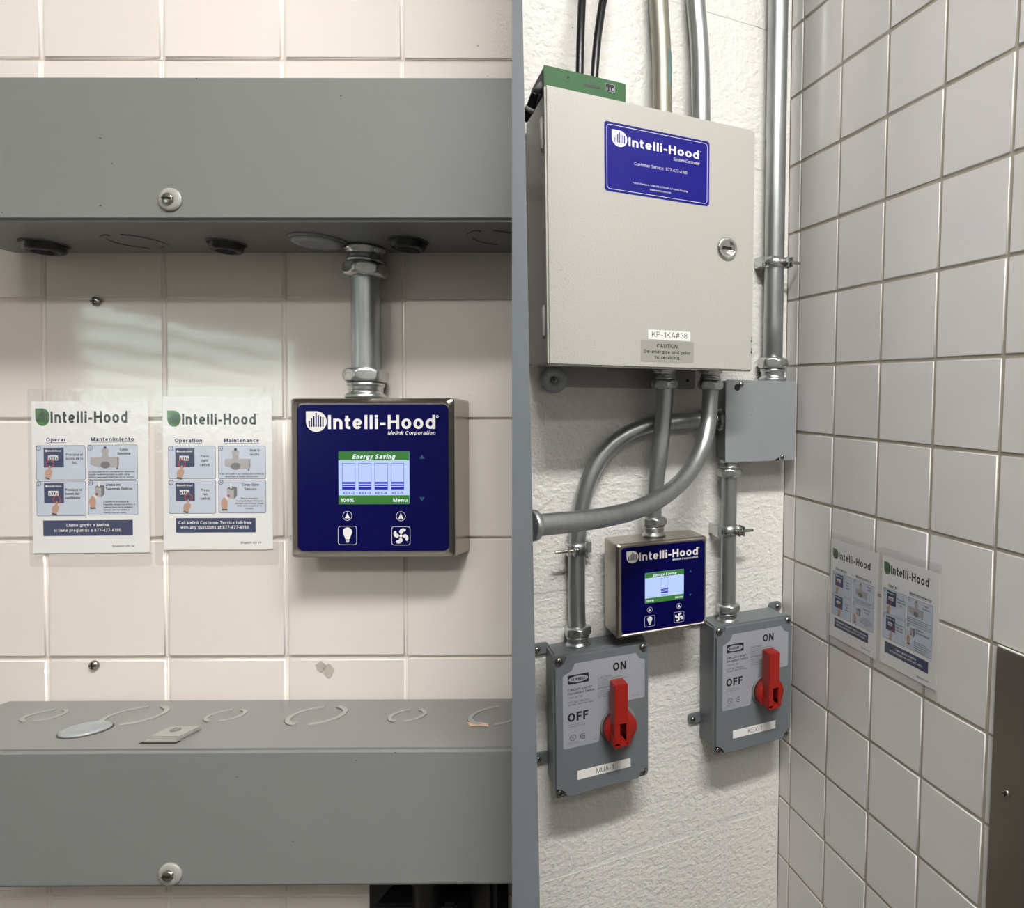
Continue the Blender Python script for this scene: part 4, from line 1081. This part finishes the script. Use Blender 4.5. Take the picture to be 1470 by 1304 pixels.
q = f79(915, 440); b = ring2d(nb(), [(q.x - .004, q.y - .005), (q.x + .004, q.y - .005), (q.x + .004, q.y + .005), (q.x - .004, q.y + .005)], [(q.x - .0034, q.y - .0044), (q.x + .0034, q.y - .0044), (q.x + .0034, q.y + .0044), (q.x - .0034, q.y + .0044)], MC + .0002); part(mo, 'card_mark', b, M['module_dark'], True)
for px0, px1, lab in ((831.5, 835, 'black antenna cable rising from the green module, left one'), (851.5, 864, 'black antenna cable rising from the green module, right one')):
    q0 = P(px0, 103, .12); q1 = P(px1, 10, .09); d = (q1 - q0).normalized()
    q2 = q1 + d * .12; top = Vector((q2.x, CEIL - .004, q2.z))
    pts = [Vector((q0.x, my1 + .001, .12)), q0 + d * .06, q1, q2, q2.lerp(top, .3), top]
    r = thing('antenna_cable', lab, 'cable', FP, pts[0], group='antenna cables')
    part(r, 'cable_jacket', tube(nb(), catmull(pts, 6), .0072, 16), M['cable'], True)
    b = nb(); lathe(b, [(.0082, 0), (.0086, .004), (.0086, .018), (.0074, .022)], axis_m(pts[0], d), 20); part(r, 'cable_plug', b, M['cable'], True)
# side lead
r = thing('side_lead', 'short black and grey lead plugged into the side of the green module', 'cable', FP, P(778, 122, .165))
pa = P(778.5, 121.5, .168); pb = P(769, 133, .15); pc = P(759, 160, .13); pd = P(752, 172, .12)
part(r, 'lead_boot', tube(nb(), [pa, pa.lerp(pb, .5), pb], .0055, 16), M['grey_cable'], True)
part(r, 'lead_cable', tube(nb(), catmull([pb, pb.lerp(pc, .4), pc, pd], 5), .0068, 16), M['cable'], True)
part(r, 'lead_collar', tube(nb(), [pc.lerp(pb, .25), pc], .0082, 16), M['grey_cable'], True)

# ------------------------------------------------------------------ conduits on the white wall
R1 = .0172
# two risers above the cabinet
for (px0, px1, py1, lab, mm) in ((945.5, 951, 155, 'dull yellowish conduit rising from the cabinet top, left riser', 'steel_yellow'), (999, 1006.5, 165, 'bright steel conduit rising from the cabinet top, right riser', 'steel')):
    qa = P(px0, 0, .034); qb = P(px1, py1, .05); qm = P(px0 + (px1 - px0) * .75, 75, .04)
    top = Vector((qa.x + (qa.x - qm.x) * .3, CEIL - .004, .034))
    pts = [top, Vector((top.x, (qa.y + top.y) / 2, .034)), qa + Vector((0, .08, 0)), qa, qm, qb, Vector((qb.x, ey1 - .003, .052))]
    riser = conduit(FP, lab, pts, .0195, [((qb.x, ey1 - .0035, .052), (0, 1, 0))], mm)
    if mm == 'steel_yellow':
        s0, s1_ = qm.copy(), qm.lerp(qb, .62); ax = (s1_ - s0).normalized()
        vd = ((FP.inverted() @ CAM) - s0); vd = (vd - ax * vd.dot(ax)).normalized(); sd = ax.cross(vd)
        if sd.x < 0: sd = -sd
        b = nb(); prev = None
        for k in range(7):
            t = math.radians(38 + 8 * k); off = (vd * math.cos(t) + sd * math.sin(t)) * .0200
            cur = [b.verts.new(s0 + off), b.verts.new(s1_ + off)]
            if prev: b.faces.new((prev[0], prev[1], cur[1], cur[0]))
            prev = cur
        part(riser, 'maker_sticker', b, M['sticker'], True, label='faded teal paper sticker')
# tall conduit to the junction box
RT = .0225
JB = .075
ja = label_rect(P(1042, 546, JB), P(1144, 547, JB), P(1141, 661, JB), P(1041.5, 664, JB))
ja = (ja[0], min(ja[1], -.004), ja[2], ja[3])
tc_ = .033
qx = (P(1117, 0, tc_).x + P(1110, 500, tc_).x) / 2
conduit(FP, 'tall thick steel conduit beside the tiled corner, ending on the junction box', [(qx, CEIL - .004, tc_), (qx, 2.4, tc_), (qx, 1.9, tc_), (qx, ja[3] + .012, tc_)], RT,
        [((qx, ja[3] + .0005, tc_), (0, 1, 0))], n=3)
strap(FP, 'steel clamp holding the tall conduit beside the cabinet', (qx, P(1112, 378, tc_).y, tc_), RT, 1)
# junction box
jb = thing('junction_box', 'square galvanised junction box with blank cover in the corner', 'junction box', FP, (ja[0], ja[2], 0))
part(jb, 'box_body', box(nb(), ja[0] + .012, ja[1] - .004, ja[2] + .006, ja[3] - .002, .0008, JB - .004, .002), M['jbox'], True)
cov = nb()
prism(cov, rrect(ja[0], ja[1], ja[2], ja[3], .005, 4), JB - .0035, JB, .0006)
for v in cov.verts: pass
part(jb, 'cover', cov, M['jbox'], True, label='flat blank cover plate')
f77 = lambda x, y: zp(x, y, 1000, 530, 7.67, JB)
q = f77(447, 203); b = nb(); lathe(b, [(.0072, .0001), (.0072, .0004)], axis_m((q.x, q.y, JB), (0, 0, 1)), 24); part(jb, 'cover_hole', b, M['black'], True)
q = f77(492, 168); add_screw(jb, (q.x, q.y, JB), .0058)
q = f77(942, 968); add_screw(jb, (q.x, q.y, JB), .0055)
b = nb(); q = f77(885, 985); flat(b, [(q.x - .009, q.y - .0045), (q.x + .007, q.y - .004), (q.x + .006, q.y + .003)], JB + .0003); part(jb, 'cover_notch', b, M['black'], True)
b = nb(); q = f77(600, 540)
for k in range(16):
    x = q.x + random.uniform(-.0035, .0035); y = q.y + random.uniform(-.022, .022); s_ = random.uniform(.0005, .0012)
    flat(b, [(x, y), (x + s_, y - s_ * .3), (x + s_ * .7, y + s_ * 1.4)], JB + .0002)
part(jb, 'ink_marks', b, M['ink_grey'], True)
# conduit from junction box down to the right switch
SW = .1
def quad_rect(pts, c): return label_rect(*[P(x, y, c) for x, y in pts])
s1 = quad_rect(((795.5, 944.9), (932.5, 922), (932.5, 1118), (796, 1149)), SW)
s2 = quad_rect(((1026.4, 900.8), (1137.6, 885.5), (1137.6, 1061), (1027.4, 1085.4)), SW)
kc = .045
kx_ = (P(1046, 690, kc).x + P(1046, 870, kc).x) / 2
SWT1, SWT2 = s1[3] - .008, s2[3] - .008
conduit(FP, 'straight steel conduit from the junction box down to the right switch', [(kx_, ja[2] - .006, kc), (kx_, (ja[2] + SWT2) / 2, kc), (kx_, SWT2 + .012, kc)], R1,
        [((kx_, ja[2] + .0055, kc), (0, -1, 0)), ((kx_, SWT2 + .0005, kc), (0, 1, 0))], n=6)
strap(FP, 'steel clamp on the straight conduit above the right switch', (kx_, P(1046, 761, kc).y, kc), R1, 1)
# curved conduit from junction box left and down to the left switch
jc = .0225
pts = [(ja[0] + .0115, P(1030, 603, .028).y, .028)]
for px, py in ((1000, 604), (965, 606), (925, 613), (893, 628), (866, 652), (846, 688), (834, 730), (828.5, 780), (827.5, 830), (828, 885)):
    q = P(px, py, jc); pts.append((q.x, q.y, jc))
xe = pts[-1][0]
pts.append((xe, SWT1 + .012, .03))
conduit(FP, 'curved steel conduit sweeping from the junction box down to the left switch', pts, R1,
        [(pts[0], (-1, 0, 0)), ((xe, SWT1 + .0005, .03), (0, 1, 0))], n=6)
q = P(824, 787, jc); strap(FP, 'steel clamp on the curved conduit above the left switch', (P(828, 787, jc).x, q.y, jc), R1, -1)
# conduit from cabinet down to the deep control panel
d0 = P(954, 545, .064); pm = hit(FP, 938.5, 764, 1, PAN[3]); pe = P(938.5, 760, .062)
eb = ey0 + .004
conduit(FP, 'steel conduit from the cabinet bottom to the deep control panel', [(d0.x, eb - .006, .064), (d0.x, eb - .07, .064), tuple(P(948, 640, .064)), (pe.x, PAN[3] + .07, .062), (pe.x, PAN[3] + .012, .062)], R1,
        [((d0.x, eb - .0005, .064), (0, -1, 0)), ((pe.x, PAN[3] + .0005, .062), (0, 1, 0))], n=8)
# big sweep from cabinet to the grey partition
g0 = P(1020, 545, .085)
sw_pts = [Vector((g0.x, eb - .006, .085)), Vector((g0.x, eb - .05, .085))]
for px, py, c in ((1016, 612, .095), (1006, 648, .115), (985, 684, .15), (955, 711, .19), (915, 731, .235), (870, 742.5, .28), (820, 749.5, .32)):
    sw_pts.append(P(px, py, c))
# end on the partition's right face
def plane_hit(p, d, o, n): return p + d * ((o - p).dot(n) / d.dot(n))
rn = (dr[1] - dr[0]).cross(run).normalized()
qe = P(758, 755.5, .352); last = sw_pts[-1]
fi = FP.inverted()
wl0, wl1 = FP @ last, FP @ qe
he = plane_hit(wl0, (wl1 - wl0).normalized(), dr[0], rn)
pe2 = fi @ (he + (wl0 - wl1).normalized() * .001)
sw_pts.append(pe2)
conduit(FP, 'large steel conduit sweeping from the cabinet bottom to the grey partition edge', sw_pts, R1,
        [((g0.x, eb - .0005, .085), (0, -1, 0))], n=8)
dd = (Vector(sw_pts[-2]) - pe2).normalized()
cr = bpy.data.objects[[o.name for o in bpy.data.objects if o.type == 'EMPTY' and o.name.startswith('conduit') and 'large steel' in str(o.get('label'))][0]]
b = nb(); lathe(b, [(R1 * 1.35, 0), (R1 * 1.45, .004), (R1 * 1.4, .01), (R1 * 1.1, .013)], axis_m(pe2, dd), 32); part(cr, 'locknut', b, M['zinc'], True)

# ------------------------------------------------------------------ disconnect switches
SWW, SWH = s1[1] - s1[0], s1[3] - s1[2]
O1 = Vector((s1[0], s1[2], 0))
def sp(zx, zy, c=SW): return zp(zx, zy, 780, 900, 5.016, c) - O1
def switch(o, label, tag, w, h, ears):
    r = thing('disconnect_switch', label, 'switch', FP, o, group='red handled disconnect switches')
    base = nb(); box(base, .006, w - .006, .006, h - .006, .0006, SW - .022, .004, 3); part(r, 'switch_base', base, M['switch'])
    part(r, 'gasket', box(nb(), .004, w - .004, .004, h - .004, SW - .022, SW - .0195), M['switch_dark'])
    part(r, 'cover_flange', prism(nb(), rrect(0, w, 0, h, .008, 4), SW - .0195, SW - .008, .0015), M['switch'])
    n_ = .021; pts = []
    for cx, cy, s in ((w - .002, h - .002, 180), (.002, h - .002, 270), (.002, .002, 0), (w - .002, .002, 90)):
        arc = [(cx + n_ * math.cos(math.radians(s + 90 * (1 - k / 6))), cy + n_ * math.sin(math.radians(s + 90 * (1 - k / 6)))) for k in range(7)]
        pts += arc
    pts = []
    for (cx, cy), (ta, tb) in (((w - .003, h - .003), (270, 180)), ((.003, h - .003), (360, 270)), ((.003, .003), (90, 0)), ((w - .003, .003), (180, 90))):
        pts += [(cx + n_ * math.cos(math.radians(ta + (tb - ta) * k / 6)), cy + n_ * math.sin(math.radians(ta + (tb - ta) * k / 6))) for k in range(7)]
    part(r, 'cover', prism(nb(), pts, SW - .008, SW, .001), M['switch'])
    ORG[r.name] = Vector((0, 0, 0))
    for x, y in ((.0115, .0115), (w - .0115, .0115), (.0115, h - .0115), (w - .0115, h - .0115)): add_screw(r, (x, y, SW - .0078), .0078)
    # nameplate
    k = w / SWW
    N = lambda x, y: sp(x, y)
    tl, tr_ = N(215, 265), N(655, 192); rgt = N(730, 240); brc = N(728, 505); bot = N(145, 885); lft = N(137, 365); inr = N(400, 825)
    npt = []
    x0, x1 = (lft.x + bot.x) / 2, (rgt.x + brc.x) / 2; yT = (tl.y + tr_.y) / 2; yM = brc.y; yB = (bot.y + N(395, 830).y) / 2; xi = inr.x
    npt = [(x0, yB + .003), (x0 + .003, yB), (xi - .003, yB), (xi, yB + .003)]
    pv = N(560, 712); pc_ = (pv.x, pv.y)
    rr = .044
    a_start = math.atan2((yB + (yM - yB) * .3) - pc_[1], xi - pc_[0])
    for t in range(185, 84, -12):
        x, y = pc_[0] + rr * math.cos(math.radians(t)), pc_[1] + rr * math.sin(math.radians(t))
        if x >= xi and y <= yM: npt.append((x, y))
    npt += [(pc_[0] + .01, yM), (x1 - .003, yM), (x1, yM + .003)]
    npt += [(x1 - .024 + .024 * math.cos(math.radians(t)) * 1.0, 0) for t in []]
    npt += [(x1, yT - .017), (x1 - .012, yT - .012), (x1 - .019, yT)]
    npt += [(x0 + .024, yT), (x0 + .017, yT - .014), (x0 + .003, yT - .021), (x0, yT - .024)]
    pl = part(r, 'nameplate', prism(nb(), npt, SW + .0001, SW + .0006), M['plate'], label='silver printed nameplate')
    c = SW + .0008
    q = N(548, 305); part(pl, 'lettering', letters(nb(), 'ON', q.x, N(560, 308).y, .0168, c, .0275, 'c', bold=.02), M['ink'])
    part(pl, 'lettering', letters(nb(), 'OFF', N(175, 660).x, N(245, 675).y, .018, c, .0405, bold=.02), M['ink'])
    for s, x, y, hh, ww in (('CIRCUIT-LOCK®', 176, 465, .0046, .047), ('Disconnect Switch', 176, 490, .0046, .052), ('TYPE 4X, 12K', 176, 520, .0034, .029), ('CAT. NO. HBLDS3', 176, 552, .0034, .042), ('30 AMP  600 VAC Max', 176, 570, .0034, .05)):
        q = N(x, y); part(pl, 'lettering', letters(nb(), s, q.x, q.y - .0012, hh, c, ww, bold=.014 if hh > .004 else .0), M['ink'])
    b = nb(); q = N(392, 372); letters(b, 'CAUTION -', q.x, q.y - .001, .0042, c, .031)
    q = N(392, 450); letters(b, 'ATTENTION -', q.x, q.y - .001, .0042, c, .036)
    for i_, s in enumerate(('Risk of electric shock. More than', 'one disconnect switch may be needed to', 'de-energize the equipment before', 'servicing. Lock switch in OFF', 'position when working on load.')):
        q = N(392, 385 + 14 * i_); letters(b, s, q.x, q.y - .0012, .0023, c, .0016 * len(s))
    for i_, s in enumerate(('Danger de choc. Couper le courant', 'avant de travailler sur ce circuit', 'et verrouiller en position OFF', 'Pour usage industriel seulement')):
        q = N(392, 464 + 15 * i_); letters(b, s, q.x, q.y - .0012, .0023, c, .0016 * len(s))
    q = N(178, 716); letters(b, 'TURN OFF BEFORE', q.x, q.y, .0023, c, .029); q = N(178, 730); letters(b, 'OPENING ENCLOSURE', q.x, q.y, .0023, c, .034)
    q = N(175, 845); letters(b, 'UNITED STATES', q.x, q.y, .0026, c, .021); q = N(163, 855); letters(b, 'AND CANADA LISTED', q.x, q.y - .001, .0017, c, .026)
    q = N(635, 500); letters(b, 'Made in USA', q.x, q.y, .002, c, .015); q = N(360, 815); letters(b, '18894', q.x, q.y, .0022, c, .0065)
    part(pl, 'fine_print', b, M['ink_grey'], kind='stuff')
    # maker mark: black block, white ellipse, black letters
    q = N(251, 373); b = flat(nb(), rrect(q.x - .0205, q.x + .0205, q.y - .0092, q.y + .0092, .0006, 1), c); mk = part(pl, 'maker_mark', b, M['ink'])
    b = flat(nb(), circ(q.x, q.y, .019, 28, .0066), c + .0001); flat(b, circ(q.x + .0225, q.y + .0085, .0007, 8), c); part(pl, 'maker_ellipse', b, M['plate'])
    b = letters(nb(), 'HUBBELL', q.x, q.y - .0026, .0052, c + .0002, .029, 'c', bold=.02); part(pl, 'maker_lettering', b, M['ink'])
    # listing marks
    b = nb(); q = N(212, 800); ring2d(b, circ(q.x, q.y, .0062, 24), circ(q.x, q.y, .0053, 24), c); letters(b, 'U', q.x - .0018, q.y - .0008, .004, c, .003, 'c', bold=.01); letters(b, 'L', q.x + .0018, q.y - .0026, .004, c, .0024, 'c', bold=.01)
    q = N(288, 785)
    o2 = circ(q.x, q.y, .006, 20, a0=50, a1=310); i2 = circ(q.x, q.y, .0048, 20, a0=50, a1=310)
    vo = [b.verts.new((x, y, c)) for x, y in o2]; vi = [b.verts.new((x, y, c)) for x, y in i2]
    for z in range(20): b.faces.new((vo[z], vo[z + 1], vi[z + 1], vi[z]))
    letters(b, 'SA', q.x + .0008, q.y - .002, .0042, c, .0058, 'c', bold=.01)
    part(pl, 'listing_marks', b, M['ink'])
    # handle
    cx, cy = pc_[0] - .0078, pc_[1] + .006
    b = nb(); lathe(b, [(.0365, 0), (.0375, .003), (.034, .0045)], axis_m((cx + .001, cy, SW), (0, 0, 1)), 40); part(r, 'handle_base', b, M['raceway'])
    hd = nb(); lathe(hd, [(.0325, .004), (.0328, .026), (.031, .028), (0, .028)], axis_m((cx, cy, SW), (0, 0, 1)), 48)
    hp = part(r, 'handle', hd, M['red'], label='red rotary handle turned to ON')
    HC = SW + .056; z0 = SW + .022
    A = sp(513, 432, HC); B = sp(605, 408, HC); Cb = sp(578, 868, HC)
    lx0, lx1 = A.x, B.x; lyT = (A.y + B.y) / 2; lyB = Cb.y
    lx1 = sp(611, 500, HC).x
    sl = sp(553, 705, HC); slx0, slx1 = sl.x, sp(599, 705, HC).x; sly1 = sp(580, 702, HC).y; sly0 = sp(580, 832, HC).y
    lev = nb(); ex_ = .0055
    wx0, wx1 = lx0 - .001, sp(640, 790, HC).x - .0015
    box(lev, lx0, lx1, sly1, lyT, z0, HC, .0016)
    box(lev, lx0, slx0, lyB + .004, sly1 + .001, z0, HC, .0008); box(lev, slx1, max(lx1, slx1 + .0045), lyB + .004, sly1 + .001, z0, HC, .0008)
    box(lev, lx0, max(lx1, slx1 + .0045), lyB, sly0, z0, HC, .0012)
    box(lev, wx0 - .001, slx0, lyB + .002, lyB + .021, z0 + .004, HC - .003, .0015); box(lev, slx1, wx1, lyB + .002, lyB + .021, z0 + .004, HC - .003, .0015)
    part(hp, 'lever', lev, M['red'])
    b = nb(); box(b, slx0 - .0005, slx1 + .0005, sly0, sly1, z0 - .004, z0 + .002); part(hp, 'lock_slot', b, M['switch_dark'])
    add_screw(r, ((slx0 + slx1) / 2, sly1 - .004, z0 + .002), .003)
    # tape label
    a_, b_ = N(246, 1075), N(628, 975)
    ly = (N(246, 1040).y + N(628, 943).y) / 2; ly0 = (N(246, 1105).y + N(628, 1005).y) / 2
    tp = part(r, 'tape_label', prism(nb(), rrect(a_.x, b_.x, ly0, ly, .0003, 1), SW + .0001, SW + .0005), M['tape'], label='white tape label with black code')
    part(tp, 'lettering', letters(nb(), tag, (a_.x + b_.x) / 2 + .001, ly0 + (ly - ly0) * .22, (ly - ly0) * .56, SW + .0007, .035, 'c'), M['ink'])
    # ears
    for sx, y, hole in ears:
        e = nb(); xa, xb = (-.024, .012) if sx < 0 else (w - .012, w + .022)
        prism(e, rrect(xa, xb, y - .0115, y + .0115, .009, 4), .0006, .008, .001)
        ep = part(r, 'mounting_ear', e, M['switch'])
        hx = xa + .011 if sx < 0 else xb - .011
        sh_, ss_ = nb(), nb(); pan_screw(sh_, ss_, (hx, y, .008), (0, 0, 1), .006)
        part(ep, 'screw', sh_, M['screw']); part(ep, 'screw_slot', ss_, M['black'])
    b = nb(); lathe(b, [(.005, 0), (.005, .002)], axis_m((w, h * .18, SW - .04), (1, 0, 0)), 12); part(r, 'side_plug', b, M['switch'])
    return r
switch(O1, 'grey disconnect switch with red handle, lower left one tagged MUA-1', 'MUA-1', SWW, SWH, [(-1, SWH - .012, 1), (-1, .046, 1), (1, SWH - .03, 1)])
switch(Vector((s2[0], s2[2], 0)), 'grey disconnect switch with red handle in the tiled corner, tagged KEX-1', 'KEX-1', s2[1] - s2[0], s2[3] - s2[2], [(-1, .052, 1), (-1, SWH - .008, 1), (1, SWH - .004, 1)])

# ------------------------------------------------------------------ steel plate on the right wall
pa_ = .6765; pt = HEIGHT - .3054
st = thing('steel_plate', 'brushed stainless wall plate at the lower right edge', 'wall plate', FT, (pa_, .05, .0005))
part(st, 'sheet', box(nb(), pa_, pa_ + 1.2, .05, pt, .0012, .004, .0006), M['stainless_dark'], True)
part(st, 'top_bead', box(nb(), pa_, pa_ + 1.2, pt, pt + .003, .0005, .0035, .0008), M['tape'], True)
q = T(1445, 1139, .004); add_screw(st, (q.x, q.y, .0041), .0068)
b = nb(); box(b, pa_ - .0125, pa_ - .0005, .05, pt - .002, .0004, .0045, .001)
